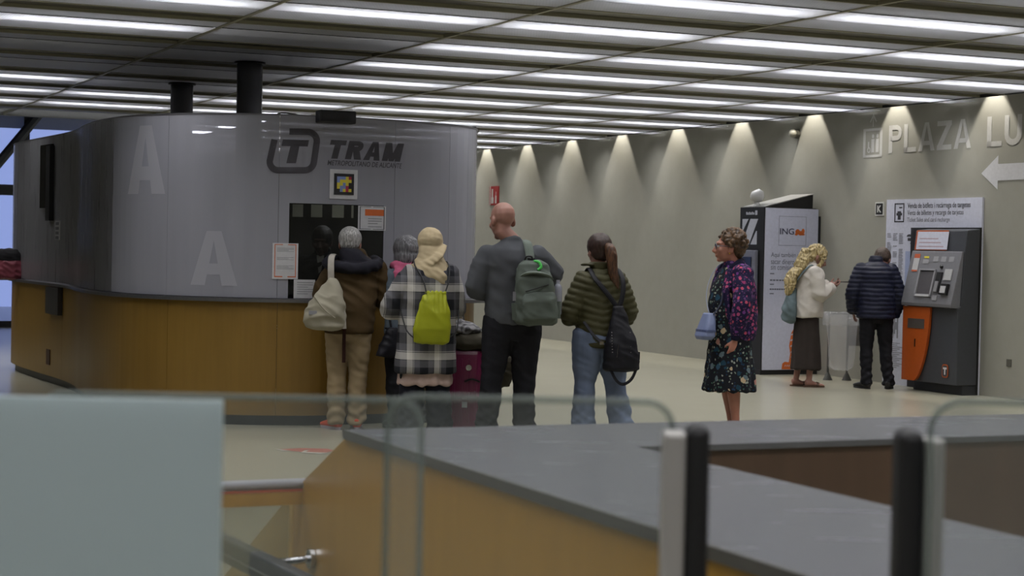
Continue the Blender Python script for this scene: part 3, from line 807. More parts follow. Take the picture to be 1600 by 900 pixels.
# orange door with a curved right edge
curve = [(16.73, .115), (16.50, .115)] + [(16.50 - .26 * math.sin(t / 10 * PI / 2), .115 + .84 * (1 - math.cos(t / 10 * PI / 2)) ** .8) for t in range(1, 11)] + [(16.73, .955)]
door = MB().prism([W(a, WALL_V - .345, b) for a, b in curve], -V * .035).build('door', OR, tm, bevel=.003)
MB().box(16.63, 16.33, WALL_V - .386, WALL_V - .379, .71, .82, W).build('ticket_tray', plain('frame_dark', '56504d', .4, .2), door, bevel=.002)
MB().box(16.50, 16.485, WALL_V - .385, WALL_V - .379, .5, .59, W).build('lock_slot', BLK, door)
em_ = lambda a, b: W(u0 + .004 - 0 * a, 0, b)
sf = lambda a, b: W(u0 - .003, WALL_V - .33 + a, b)          # right flank, a towards the wall
lf = lambda a, b: W(-a, WALL_V - .3385, b)
badge = MB().prism([lf(-15.99 + .055 * math.copysign(abs(math.cos(t * PI / 12)) ** .5, math.cos(t * PI / 12)), .26 + .075 * math.copysign(abs(math.sin(t * PI / 12)) ** .5, math.sin(t * PI / 12))) for t in range(24)], -V * .004).build('badge', OR, tm)
lf2 = lambda a, b: W(-a, WALL_V - .3445, b)
mb = MB().prism([lf2(-15.99 + .043 * math.copysign(abs(math.cos(t * PI / 12)) ** .5, math.cos(t * PI / 12)), .26 + .062 * math.copysign(abs(math.sin(t * PI / 12)) ** .5, math.sin(t * PI / 12))) for t in range(24)], -V * .001).build('badge_field', G, badge)
lettering('letter', 'T', plain('sticker_bright', 'cfcfd2', .5), badge, lambda a, b: W(-a, WALL_V - .347, b), -16.02, -15.955, .22, .30, offset=.06)
# ================================================================== CASH MACHINE CUBICLE
ua = 19.0; va, vb = 11.95, 12.74
uf = on_v(1155, 400, va).dot(U)
atm = thing('cash_machine', 'tall black cash machine cubicle with a white advertising side, against the concrete wall', 'cash machine', W(19.4, 12.3, 0))
ABK = plain('cubicle_black', '0e0e10', .5)
MB().box(ua, uf, va, vb - .02, 0, 2.1, W).build('cabinet', ABK, atm, bevel=.006)
MB().box(ua - .006, ua + .3, vb - .02, vb + .04, .0, 2.0, W).build('side_fin', ABK, atm)
MB().prism([W(ua + .03, va + .06, 2.1), W(ua + .03, vb - .06, 2.1), W(ua + .03, vb - .06, 2.27)], U * .5).build('top_wedge', ABK, atm)
MB().prism([W(ua + .02, va + .02, 2.101), W(ua + .02, vb - .055, 2.275), W(ua + .02, vb - .055, 2.285), W(ua + .02, va + .02, 2.111)], U * .52).build('sloping_roof', plain('roof_grey', '8d8c8a', .45), atm)
AW = plain('panel_white', 'b7b9cb', .4)
side = MB().box(ua - .012, ua - .001, va + .01, vb, .06, 2.09, W).build('side_panel', AW, atm)
am = lambda off: (lambda a, b: W(ua - off, va + .01 + a * .78, b))
def ay(y): return on_u(1235, y, ua).z
def ax(x, y=400): return (on_u(x, y, ua).dot(V) - va - .01) / .78
mb = MB(); x0, x1, z0, z1 = ax(1215), ax(1258), ay(384), ay(338)
for a in ((x0, x1, z1 - .006, z1), (x0, x1, z0, z0 + .006), (x0, x0 + .009, z0, z1), (x1 - .009, x1, z0, z1)): rect(mb, am(.013), *a)
mb.build('square_outline', plain('outline_grey', '7f7f8d', .5), side)
lettering('lettering', 'ING', plain('print_navy', '2a2a45', .5), side, am(.0135), ax(1217), ax(1239), ay(366.5), ay(357), offset=.01)
AO = plain('print_orange', 'b85a1e', .5)
mb = MB()
def blob_poly(mb, cx, cy, r, rz, k=10, f=am(.0135)): return mb.add([f(cx + r * math.cos(2 * PI * t / k), cy + rz * math.sin(2 * PI * t / k)) for t in range(k)], [tuple(range(k))])
for x, y, r, rz in ((1244.5, 362, .045, .035), (1249, 364, .05, .03), (1253, 361, .03, .035), (1242.5, 366, .03, .015), (1252, 366, .05, .012)): blob_poly(mb, ax(x), ay(y), r, rz)
mb.build('orange_emblem', AO, side)
TX = plain('print_slate', '5a5a66', .6)
for s_, xa, xb, yt, yb in (('Aquí también puedes', 1204, 1265, 395, 404), ('sacar dinero', 1204, 1240.5, 405, 413), ('sin comisiones', 1204, 1247, 414, 422)):
    lettering('lettering', s_, TX, side, am(.0135), ax(xa), ax(xb), ay(yb), ay(yt))
mb = MB()
for y in (428, 444.5, 459): rect(mb, am(.0135), ax(1203), ax(1209.5), ay(y + .8), ay(y - .8))
for y, xb in ((438, 1236), (452, 1228)):
    for k in range(7): rect(mb, am(.0135), ax(1203 + (xb - 1203) * k / 7), ax(1203 + (xb - 1203) * (k + .8) / 7), ay(y + 1.2), ay(y - 1))
mb.build('small_print', TX, side)
# orange striped figure low on the panel, as a plain shape
mb = MB()
figure_pts = [(1222, 577), (1223, 568), (1227, 565), (1233, 566), (1235, 552), (1233, 540), (1236, 520), (1241, 511), (1252, 520), (1258, 545), (1262, 577)]
f = am(.0135); mb.add([f(ax(x, 500), on_u(x, y, ua).z) for x, y in figure_pts], [tuple(range(len(figure_pts)))])
fig = mb.build('orange_print', AO, side)
mb = MB()
for (x, y, w) in ((1236, 522, 3), (1235, 531, 4), (1235, 540, 4), (1236, 549, 4), (1236, 557, 4), (1227, 571, 1.2), (1230, 571, 1.2), (1233, 571, 1.2)):
    f = am(.0142); mb.add([f(ax(x + dx, 500), on_u(x, y + dy, ua).z) for dx, dy in ((0, 0), (w, -1.5), (w, .6), (0, 2.2))], [(0, 1, 2, 3)])
mb.build('pale_stripe', AW, fig)
# black front with white slashes, sign and the machine face
fm2 = lambda off: (lambda a, b: W(uf + (ua - uf) * a, va - off, b))
fz = lambda y: on_v(1175, y, va).z
def fa(x): return (on_v(x, 400, va).dot(U) - uf) / (ua - uf)
mb = MB(); f = fm2(.002)
for poly in ([(1159, 342), (1168.5, 342), (1159, 363)], [(1171.5, 342), (1183.5, 342), (1170, 382), (1166, 382), (1163, 369)], [(1180.5, 361), (1182, 361), (1182, 382), (1172, 382)]):
    mb.add([f(fa(x), fz(y)) for x, y in poly], [tuple(range(len(poly)))])
mb.build('white_slash', plain('slash_white', 'b0b2bd', .4), atm)
mb = MB()
for k in range(6): rect(mb, fm2(.002), fa(1164.5 + k * 2.2), fa(1166.3 + k * 2.2), fz(335.5), fz(331 + (k % 2)))
rect(mb, fm2(.002), fa(1178.5), fa(1182), fz(336), fz(329)); mb.build('small_sign', plain('slash_white', 'b0b2bd', .4), atm)
mc = MB().box(ua + .12, uf - .05, va - .05, va, 0.75, fz(391), W).build('machine_face', plain('atm_grey', '7b7c88', .4, .3), atm, bevel=.01)
MB().box(ua + .2, uf - .18, va - .06, va - .045, 1.2, 1.47, W).build('screen', plain('black_glass', '0c0c0e', .08), mc)
MB().box(ua + .2, uf - .18, va - .14, va - .045, 1.0, 1.04, W).build('keypad', DARKM, mc, bevel=.004)
MB().box(ua - .003, uf, va - .01, va, 0, .06, W).build('kick_plate', ABK, atm)
# white camera on the roof
pc = on_u(1183, 320, ua + .3); zb = 2.1
cz = pc.z
o = thing('security_camera', 'white round security camera standing on top of the cash machine cubicle', 'camera', (pc.x, pc.y, zb))
WP = plain('white_plastic', 'bdbdbd', .35)
MB().tube([(pc.x, pc.y, zb + .003), (pc.x, pc.y, zb + .02), (pc.x, pc.y, zb + .07), (pc.x, pc.y, zb + .1)], [.07, .05, .025, .03], 16).build('foot', WP, o, smooth=True)
MB().tube([(pc.x - .08, pc.y - .03, zb + .12), (pc.x - .05, pc.y - .02, zb + .13), (pc.x + .03, pc.y, zb + .15), (pc.x + .06, pc.y + .01, zb + .15)], [.03, .07, .085, .06], 20).build('camera_head', WP, o, smooth=True)
# bin with a clear bag
bc = on_v(1318, 588, 12.42); bc.z = 0
bin_ = thing('litter_bin', 'litter bin stand with a clear plastic bag, just right of the blonde woman', 'bin', bc)
X0, Y0 = bc.x, bc.y
bp = on_depth(1316, 489, Y0)
rz_ = bp.z
ST = plain('bin_steel', '4e4e4b', .4, .4)
ringp = [(bp.x + .2 * math.cos(t * PI / 12), Y0 + .15 * math.sin(t * PI / 12), rz_) for t in range(25)]
MB().tube(ringp, .012, 8).build('ring', ST, bin_)
for dx in (-.13, .1):
    l = MB().tube([(bp.x + dx, Y0 + .15, 0.01), (bp.x + dx, Y0 + .15, rz_)], .014, 8).build('post', ST, bin_)
    MB().loft([(bp.x + dx, Y0 + .15, 0, .06, .05), (bp.x + dx, Y0 + .15, .015, .055, .045), (bp.x + dx, Y0 + .15, .09, .018, .018)], 14).build('foot', ST, l)
MB().box(bp.x + .1, bp.x + .30, Y0 + .16, Y0 + .18, .42, rz_ - .03).build('back_plate', plain('bin_plate', '5c5955', .5), bin_)
bagm = M('clear_plastic_bag', 'd5d5d8', .15, 0, .8).see_through(.74, (.97, .97, .97)).m
mb = MB(); rings_ = []
n = 40
for i, (z, r, amp) in enumerate(((.13, .08, .02), (.17, .13, .03), (.3, .155, .022), (.5, .165, .02), (.68, .18, .015), (rz_ + .012, .212, .004), (rz_ + .002, .225, .01), (rz_ - .08, .232, .018), (rz_ - .15, .225, .028))):
    for k in range(n):
        a = 2 * PI * k / n; rr_ = r + amp * math.sin(7 * a + i) * .6 + amp * noise.noise(Vector((3 * math.cos(a), 3 * math.sin(a), i * .7)))
        rings_.append((bp.x + rr_ * math.cos(a), Y0 + rr_ * .75 * math.sin(a), z + .02 * noise.noise(Vector((4 * a, i, 0)))))
fs = [(i * n + k, i * n + (k + 1) % n, (i + 1) * n + (k + 1) % n, (i + 1) * n + k) for i in range(8) for k in range(n)]
mb.add(rings_, fs).build('plastic_bag', bagm, bin_, smooth=True)
# ================================================================== FOREGROUND
# metal topped parapet around the stairwell
DZ = .9
deckm = M('brushed_deck_metal', '7e8087', .3, .8)
gn = deckm.noise(1.3, 6, deckm.mapping((1.2, 9, 1), (0, 0, WALL_YAW - PI / 2 + .1)), .6)
deckm.base(deckm.mix(gn, '8a8c93', '94969d'))
deckm.l.new(deckm.math('ADD', deckm.math('MULTIPLY', gn, .12), .2), deckm.b.inputs['Roughness'])
DECK = deckm.m
par = thing('stair_parapet', 'wood clad stairwell parapet with a wide grey metal top, in the foreground', 'parapet', W(4.5, 2.3, 0))
MB().add([W(a, b, c) for c in (DZ - .02, DZ) for a, b in ((1.5, 1.945), (1.5, 2.70), (5.02, 2.70), (5.02, 6.5), (5.68, 6.5), (5.72, 1.945))],
         [(5, 4, 3, 2, 1, 0), (6, 7, 8, 9, 10, 11), (0, 1, 7, 6), (1, 2, 8, 7), (2, 3, 9, 8), (3, 4, 10, 9), (4, 5, 11, 10), (5, 0, 6, 11)]).build('metal_top', DECK, par)
MB().box(1.5, 5.70, 1.94, 1.952, DZ - .028, DZ + .003, W).build('edge_strip', plain('edge_grey', '5c5b58', .4, .5), par)
slope = [W(1.5, 1.955, 0), W(1.5, 1.955, DZ - .021), W(5.70, 1.955, DZ - .021), W(6.28, 1.955, .62)]
PANEL = M('yellow_wood', '9c7427', .32, 0, .45); gg = PANEL.noise(1.4, 7, PANEL.mapping((10, 10, .8)), .6)
PANEL.base(PANEL.mix(gg, '8d6820', 'a57c2c')); PANEL = PANEL.m
MB().prism([W(1.5, 1.955, 0), W(1.5, 1.955, DZ - .021), W(5.70, 1.955, DZ - .021), W(6.29, 1.955, .615), W(6.29, 1.955, 0)], V * .06).build('outer_panel', PANEL, par)
MB().prism([W(6.295, 1.955, 0), W(6.295, 1.955, .612), W(7.5, 1.955, .0)], V * .06).build('outer_panel', plain('wood_reflection_end', 'a8853a', .35), par)  # yellow triangle standing in for a reflection of the wood
BR = M('dark_brown_wood', '4b392a', .5); BR.base(BR.mix(BR.noise(1.2, 6, BR.mapping((8, 8, .8))), '443325', '574332')); BR = BR.m
MB().box(5.03, 5.09, 2.66, 6.5, 0, DZ - .021, W).build('inner_panel', BR, par)
MB().box(1.5, 5.03, 2.63, 2.69, 0, DZ - .021, W).build('inner_panel', BR, par)
MB().box(5.62, 5.68, 2.02, 6.5, 0, DZ - .021, W).build('outer_panel', PANEL, par)
# steel guard rail left of the parapet
gr = thing('guard_rail', 'low barrier with a steel tube above a clear panel, left of the parapet', 'barrier', W(6.2, 1.0, 0))
ue = 6.19
def at_u(x, y): return on_u(x, y, ue)
ra, rb = at_u(200, 762), at_u(477, 755)
rzv = (ra.z + rb.z) / 2
A_, B_ = Vector((ra.x, ra.y, rb.z)), Vector((rb.x, rb.y, rb.z))
rd = (B_ - A_).normalized(); rn = Vector((rd.y, -rd.x, 0))
A_ = B_ - rd * 2.2
MB().tube([A_, B_], .018, 20).build('tube', M('rail_steel', 'b4b4bc', .3, .35).m, gr, smooth=True)
Lr = (B_ - A_).length
frr = lambda a, b, c: A_ + rd * a + rn * b + Vector((0, 0, c))
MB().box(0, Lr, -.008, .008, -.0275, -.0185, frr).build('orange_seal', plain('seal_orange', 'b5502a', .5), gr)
MB().box(0, Lr, -.012, .012, -.075, -.028, frr).build('wood_reflection', PANEL, gr)  # solid band standing in for the wood's reflection in the glass
MB().box(0, Lr - .06, -.004, .004, -rb.z + .04, -.0755, frr).build('clear_panel', M('clear_barrier_glass', 'a5a58e', .1).see_through(.75, (.93, .93, .88)).m, gr)
MB().box(0, Lr, -.012, .012, -rb.z, -rb.z + .04, frr).build('bottom_channel', DARKM, gr)
# sloping dark handrail on brackets
hr = thing('handrail', 'dark grey sloping handrail with a painted pale highlight at the bottom left', 'handrail', on_z(420, 880, 0))
h0, h1 = on_depth(240, 800, 7.0), on_depth(520, 940, 6.0)
dd = (h1 - h0).normalized(); sdv = dd.cross(Vector((0, 0, 1))).normalized(); up = sdv.cross(dd)
frh = lambda a, b, c: h0 + dd * a + sdv * b + up * c
Lh = (h1 - h0).length
MB().box(0, Lh, -.03, .03, -.045, .045, frh).build('rail', plain('handrail_grey', '4b4c50', .4, .4), hr, bevel=.012)
MB().box(0, Lh, .0305, .034, -.012, -.006, frh).build('highlight_line', plain('highlight_pale', '8d8e92', .3, .6), hr)  # pale strips put on both sides as the rail's highlight
MB().box(0, Lh, -.034, -.0305, -.012, -.006, frh).build('highlight_line', plain('highlight_pale', '8d8e92', .3, .6), hr)
b0, b1 = frh(Lh * .62, 0, 0), on_v(488, 873, 1.95)
br = MB().tube([b0, b1], .014, 12).build('bracket', CHROME, hr, smooth=True)
MB().tube([b1 - V * .014, b1 + V * .003], .035, 20).build('flange', CHROME, br, smooth=False)
p_ = frh(.25, 0, 0)
for t_ in (.12, .9):
    q_ = frh(Lh * t_, 0, -.04); MB().tube([q_, Vector((q_.x, q_.y, 0))], .018, 12).build('post', DARKM, hr)
# fare gates: posts and swing glass leaves
SIL = M('satin_aluminium', 'aaa7a4', .4, .25).m; RUB = plain('black_rubber', '0c0c0f', .6)
def gate_post(label, xs, xb, top, depth):
    a, b = on_depth(xs[0], top, depth), on_depth(xs[1], top, depth)
    c, d = on_depth(xb[0], top, depth), on_depth(xb[1], top, depth)
    o = thing('gate_post', label, 'gate post', ((a.x + d.x) / 2, depth, 0), 0, 'aluminium gate posts')
    x0, x1 = min(a.x, b.x), max(a.x, b.x); y0, y1 = min(c.x, d.x), max(c.x, d.x)
    MB().box(x0, x1, depth - .03, depth + .03, 0, a.z - .012).build('aluminium_column', SIL, o, bevel=.006)
    MB().box(y0, y1, depth - .035, depth + .035, 0, a.z).build('rubber_edge', RUB, o, bevel=.014)
    return a.z
gate_post('blurred aluminium gate post with its black edge on the right, nearest the picture centre', (1036, 1071), (1072, 1108), 662, 2.9)
gate_post('blurred aluminium gate post with its black edge on the left, right foreground', (1441, 1472), (1400, 1440), 672, 2.9)
leafm = M('gate_glass', 'c5ccc8', .08, 0, .5).see_through(.93, (.94, .95, .95)).m
edgem = M('glass_edge', '7c8480', .3, 0, .4).see_through(.6, (.85, .88, .86)).m
def glass_leaf(label, xl, xr, top, depth, rl, rr_, zb=.35):
    """upright glass leaf with rounded upper corners; zb is the clearance below"""
    a, b = on_depth(xl, top, depth), on_depth(xr, top, depth)
    o = thing('glass_gate', label, 'glass gate', ((a.x + b.x) / 2, depth, 0), 0, 'clear glass gate leaves')
    z1 = (a.z + b.z) / 2; x0, x1 = a.x, b.x
    pts = [(x0, 0.0)]
    if rl: pts += [(x0 + rl - rl * math.cos(t * PI / 16), z1 - rl + rl * math.sin(t * PI / 16)) for t in range(9)]
    else: pts += [(x0, z1)]
    if rr_: pts += [(x1 - rr_ + rr_ * math.sin(t * PI / 16), z1 - rr_ + rr_ * math.cos(t * PI / 16)) for t in range(9)]
    else: pts += [(x1, z1)]
    pts += [(x1, 0.0)]
    MB().prism([(x, depth - .005, z) for x, z in pts], (0, .01, 0)).build('glass', leafm, o)
    path = [Vector((x, depth, z)) for x, z in pts]
    MB().tube(path, [(.006, .006)] * len(path), 8, ref=(0, 1, 0)).build('polished_edge', edgem, o)
glass_leaf('clear glass gate leaf with rounded corners, joined to the middle gate post', 606, 1052, 624, 2.95, .045, .045)
glass_leaf('clear glass gate leaf behind the frosted screen, its rounded corner near the middle', 60, 660, 620, 3.2, .045, .045)
glass_leaf('clear glass gate leaf right of the rightmost gate post', 1455, 1800, 630, 2.85, .05, .05)
# frosted glass screen at the left
fgm = M('frosted_pale_glass', '94a4a6', .5, 0, .4)
fgm.base(fgm.mix(fgm.noise(1.6, 2), 'b2bdc0', 'bac5c8'))
tlu = fgm.n.new('ShaderNodeBsdfTranslucent'); tlu.inputs[0].default_value = (.72, .80, .82, 1); mxx = fgm.n.new('ShaderNodeMixShader'); mxx.inputs[0].default_value = .45
fgm.l.new(fgm.b.outputs[0], mxx.inputs[1]); fgm.l.new(tlu.outputs[0], mxx.inputs[2]); fgm.l.new(mxx.outputs[0], fgm.out.inputs[0])
a, b = on_depth(-60, 621, 2.7), on_depth(349, 621, 2.7)
o = thing('frosted_screen', 'blurred pale frosted glass screen filling the bottom left foreground', 'glass screen', ((a.x + b.x) / 2, 2.7, 0))
MB().box(a.x - .3, b.x, 2.694, 2.706, .03, (a.z + b.z) / 2).build('glass', fgm.m, o, bevel=.002)
MB().box(a.x - .3, b.x, 2.68, 2.72, 0, .035).build('floor_channel', DARKM, o)
# ================================================================== PEOPLE
SKIN = {}
def skin_mat(name, c):
    m = M(name, c, .5, 0, .35); h = hexrgb(c)
    m.base(m.mix(m.noise(9, 4), tuple(x * .93 for x in h), (min(1, h[0] * 1.06), h[1], h[2]))); m.b.inputs['Subsurface Weight'].default_value = .06
    m.b.inputs['Subsurface Radius'].default_value = (.01, .004, .002); return m.m
FAIR = skin_mat('fair_skin', '916e62'); TAN = skin_mat('tanned_skin', 'a3775f')
EYEW = plain('eye_white', 'c9c4be', .2)
def V3(*a): return Vector(a)
def hand_parts(mb, w, d, n, side, curl=.5, k=1.0):
    """palm, five separate bent fingers and a thumb leaving the side of the palm. d: direction, n: palm normal"""
    d = Vector(d).normalized(); n = Vector(n); n = (n - d * n.dot(d)).normalized(); a = d.cross(n) * side
    w = Vector(w)
    mb.tube([w - d * .03 * k, w, w + d * .03 * k, w + d * .07 * k, w + d * .093 * k], [(.026 * k, .019 * k), (.027 * k, .018 * k), (.036 * k, .016 * k), (.041 * k, .014 * k), (.037 * k, .011 * k)], 12, ref=a)
    lens = (.066, .075, .070, .055)
    for i, L in enumerate(lens):
        off = (i - 1.5) * -.0225 * k
        p = w + d * .085 * k + a * off
        dirv = (d + a * (off * 2.2 / k)).normalized(); pts = [w + d * .06 * k + a * off * .9, p]; cur = p; ang = 0
        for seg, f in enumerate((.45, .3, .25)):
            ang += curl * (.75, .8, .6)[seg]
            dd_ = dirv * math.cos(ang) + n * math.sin(ang)
            cur = cur + dd_ * L * f * k; pts.append(cur)
        mb.tube(pts, [.009 * k, .0092 * k, .0084 * k, .0078 * k, .0062 * k], 8)
    t0 = w + d * .02 * k + a * .024 * k
    td = (d * .62 + a * .62 + n * .45).normalized()
    t1 = t0 + td * .034 * k; t2 = t1 + (td + d * .5 + n * .25 * curl * 2).normalized() * .028 * k; t3 = t2 + (d + n * .5 * curl * 2).normalized() * .022 * k
    mb.tube([t0 - td * .015 * k, t0, t1, t2, t3], [.012 * k, .0135 * k, .0115 * k, .0098 * k, .0072 * k], 8)
def head_parts(mb, c, rot, k=1.0, male=True):
    T = Matrix.Translation(c) @ rot.to_4x4()
    p = lambda x, y, z: T @ Vector((x * k, y * k, z * k))
    e = lambda x, y, z, r: mb.ell(p(x, y, z), tuple(q * k for q in r), rot)
    e(0, -.014, .036, (.074, .094, .082)); e(0, .022, -.018, (.063, .072, .092)); e(0, .006, -.055, (.056, .062, .05))
    e(0, .066, -.092, (.026, .024, .022) if male else (.021, .022, .02)); e(0, .072, .030, (.052, .026, .018)); e(.034, .064, -.022, (.026, .024, .024)); e(-.034, .064, -.022, (.026, .024, .024))
    mb.tube([p(0, .088, .018), p(0, .101, -.004), p(0, .116, -.028), p(0, .096, -.040)], [.008 * k, .011 * k, .015 * k, .012 * k], 10)
    e(.012, .098, -.034, (.010, .011, .009)); e(-.012, .098, -.034, (.010, .011, .009))
    e(0, .090, -.060, (.025, .011, .0065)); e(0, .088, -.069, (.022, .011, .0065))
    for s in (-1, 1):
        e(s * .077, -.014, -.008, (.010, .021, .033)); e(s * .073, -.004, -.03, (.008, .011, .012))
    return T
def arm_pts(S, Ee, H): 
    S, Ee, H = Vector(S), Vector(Ee), Vector(H)
    return [S, S.lerp(Ee, .35), S.lerp(Ee, .75), Ee.lerp(S, .06) , Ee.lerp(H, .08), Ee.lerp(H, .35), Ee.lerp(H, .75), H]
def figure(label, x, y, yaw, H, male=True, lean=(0, 0), head=(0, 0, 0), head_rot=(0, 0), elbows=None, hands=None, feet=None, hand_dir=None, palm=None, curl=.5, skin_m=FAIR, z0=0.0, hipz=None, sw=None, eyes=True):
    """local frame: +Y forward, +X to the right of the person, Z up"""
    k = H / 1.70
    root = thing('person', label, 'person', (x, y, z0), R(yaw))
    P = type('P', (), {})(); P.root = root; P.k = k
    sw = sw or (.185 if male else .165)
    lx, ly = lean
    hz = hipz or .90 * k
    P.hz = hz
    P.waist = V3(lx * .35, ly * .3, hz + .17 * k); P.chest = V3(lx * .75, ly * .8, hz + .36 * k); P.neck = V3(lx, ly, hz + .545 * k)
    P.S = {s: V3(lx + s * sw * k, ly - .01, hz + .455 * k) for s in (-1, 1)}
    P.headc = V3(lx + head[0], ly + .025 + head[1], hz + .80 * k - .128 * k + head[2])
    P.E = {s: V3(*elbows[0 if s < 0 else 1]) for s in (-1, 1)}; P.H = {s: V3(*hands[0 if s < 0 else 1]) for s in (-1, 1)}
    feet = feet or [(-.11, 0, 8), (.11, 0, -8)]
    P.feet = {s: feet[0 if s < 0 else 1] for s in (-1, 1)}
    P.hip = {s: V3(s * .09 * k, 0, hz - .03 * k) for s in (-1, 1)}
    P.ank = {s: V3(P.feet[s][0], P.feet[s][1] - .03, .085 * k) for s in (-1, 1)}
    P.knee = {s: P.hip[s].lerp(P.ank[s], .5) + V3(0, .03, .01) for s in (-1, 1)}
    mb = MB()
    wd = (.165 if male else .155) * k
    mb.loft([(0, 0, hz - .11 * k, .12 * k, .09 * k), (0, 0, hz - .04 * k, wd, .11 * k), (P.waist.x * .5, P.waist.y * .5, hz + .05 * k, wd * .98, .105 * k), (P.waist.x, P.waist.y, P.waist.z, wd * .84, .092 * k),
             (P.chest.x, P.chest.y, P.chest.z - .08 * k, wd * .95, .10 * k), (P.chest.x, P.chest.y, P.chest.z + .02 * k, wd, .11 * k), (P.neck.x, P.neck.y - .005, P.neck.z - .085 * k, wd * .92, .09 * k), (P.neck.x, P.neck.y - .005, P.neck.z - .03 * k, .09 * k, .065 * k)])
    mb.tube([P.neck - V3(0, .01, .06 * k), P.neck, P.headc - V3(0, .02, .07 * k), P.headc - V3(0, .015, .0)], [.08 * k, .063 * k, .06 * k, .06 * k], 14)
    hr_ = Euler((R(head_rot[1]), 0, R(head_rot[0]))).to_matrix(); P.hrot = hr_
    P.T = head_parts(mb, P.headc, hr_, k * 1.11, male) @ Matrix.Scale(1.11, 4)
    for s in (-1, 1):
        r = (.048, .045, .04, .038, .038, .037, .029, .025) if male else (.042, .040, .036, .034, .034, .033, .026, .023)
        mb.tube(arm_pts(P.S[s], P.E[s], P.H[s]), [q * k for q in r], 12)
        mb.ell(P.S[s], (.05 * k, .05 * k, .05 * k))
        dv = (hand_dir or {}).get(s) or tuple(P.H[s] - P.E[s])
        nv = (palm or {}).get(s) or (-s, 0, 0)
        hand_parts(mb, P.H[s], dv, nv, -s if False else (1 if s < 0 else -1) * (-1), curl, k)
        Kn, A, Hp = P.knee[s], P.ank[s], P.hip[s]
        mb.tube([Hp + V3(0, 0, .04), Hp.lerp(Kn, .35), Hp.lerp(Kn, .85), Kn, Kn.lerp(A, .15), Kn.lerp(A, .35), Kn.lerp(A, .75), A], [.085 * k, .08 * k, .058 * k, .055 * k, .052 * k, .056 * k, .038 * k, .034 * k], 14)
        fa_ = R(P.feet[s][2]); fd = V3(-math.sin(fa_), math.cos(fa_), 0)
        mb.tube([A - fd * .045 - V3(0, 0, .035), A - V3(0, 0, .03), A + fd * .07 - V3(0, 0, .05 * k), A + fd * .15 - V3(0, 0, .06 * k), A + fd * .18 - V3(0, 0, .065 * k)], [(.03, .035), (.034, .045), (.038, .026), (.04, .018), (.03, .013)], 12, ref=fd.cross(V3(0, 0, 1)))
    P.body = skin('body', mb, skin_m, root, .0075, 2)
    P.body_mat = skin_m
    for s in (-1, 1):
        if eyes: MB().ell(P.T @ V3(s * .031 * k, .079 * k, .006 * k), .0125 * k, n=10).build('eye', EYEW, root, local=True, smooth=True)
    return P
def child(P, name, mb, mat, voxel=.011, smooth=3, disp=None, parent=None):
    return skin(name, mb, mat, parent or P.root, voxel, smooth, disp)
def top(P, name, mat, ease=.022, hem=None, rx=None, sleeve=.02, cuff=.85, disp=None, collar=.05, belly=0, flare=0, arms=(-1, 1), voxel=.011, shoulders=.0, cuff_at=.93, chest_r=None):
    k = P.k; mb = MB(); wd = (.165) * k
    hem = hem or P.hz - .08
    hrx = (rx or wd) + ease
    rings = [(P.waist.x * .2, P.waist.y * .2, hem, hrx + flare, .115 * k + ease + flare * .7), (P.waist.x * .3, P.waist.y * .3, hem + .05, hrx + flare * .8, .117 * k + ease + flare * .6),
             (P.waist.x, P.waist.y + belly * .4, P.waist.z, hrx * .97 + flare * .3, .11 * k + ease + belly * .5),
             (P.chest.x, P.chest.y, P.chest.z - .04 * k, hrx * 1.0 if not chest_r else chest_r, .115 * k + ease),
             (P.chest.x, P.chest.y, P.chest.z + .05 * k, (hrx * 1.02 if not chest_r else chest_r), .115 * k + ease),
             (P.neck.x, P.neck.y - .008, P.neck.z - .07 * k, hrx * .97 + shoulders, .09 * k + ease),
             (P.neck.x, P.neck.y - .008, P.neck.z - .035 * k, hrx * .62 + shoulders, .075 * k + ease * .7), (P.neck.x, P.neck.y - .004, P.neck.z, .075 * k, .07 * k), (P.neck.x, P.neck.y, P.neck.z + collar, .067 * k, .064 * k)]
    mb.loft(rings, 28, 2.3)
    for s in arms:
        S, Ee, Hn = P.S[s], P.E[s], P.H[s]
        Hc = Ee.lerp(Hn, cuff_at)
        r = (.05, .056, .052, .05, .05, .047, .042, .036 * cuff / .85)
        mb.tube(arm_pts(S - V3(s * .015, 0, .01), Ee, Hc), [q * k + sleeve for q in r], 16)
        mb.ell(S - V3(s * .01, 0, .012), (.056 * k + sleeve * .8,) * 3)
    return child(P, name, mb, mat, voxel, 7, disp)
def trousers(P, mat, ease=.018, leg=.02, hemr=.07, hemz=.05, seat=.0, disp=None, top_=None, thigh=0):
    k = P.k; mb = MB(); t = top_ or P.hz + .08
    mb.loft([(0, 0, P.hz - .16 * k, .11 * k + ease + seat, .09 * k + ease), (0, -.005, P.hz - .06 * k, .165 * k + ease + seat, .118 * k + ease), (0, 0, P.hz + .03 * k, .16 * k + ease + seat * .5, .108 * k + ease), (0, 0, t, .15 * k + ease, .10 * k + ease)], 26, 2.2)
    for s in (-1, 1):
        Kn, A, Hp = P.knee[s], P.ank[s], P.hip[s]
        bot = V3(A.x, A.y, hemz)
        mb.tube([Hp + V3(0, 0, .03), Hp.lerp(Kn, .3), Hp.lerp(Kn, .8), Kn, Kn.lerp(A, .3), Kn.lerp(A, .75), bot + V3(0, 0, .05), bot], [.088 * k + leg + thigh, .086 * k + leg + thigh, .066 * k + leg + thigh * .4, .061 * k + leg, .058 * k + leg, hemr - .004, hemr, hemr + .002], 18)
    def f(co, n):
        base = wrinkle(.007, 8, 8, 3)(co, n)
        low = max(0, 1 - (co.z - hemz) / .35)
        return base * (1 + low * .8) + .008 * low * math.sin(co.z * 75 + 4 * math.sin(co.x * 20))
    return child(P, 'trousers', mb, mat, .011, 2, disp or f)
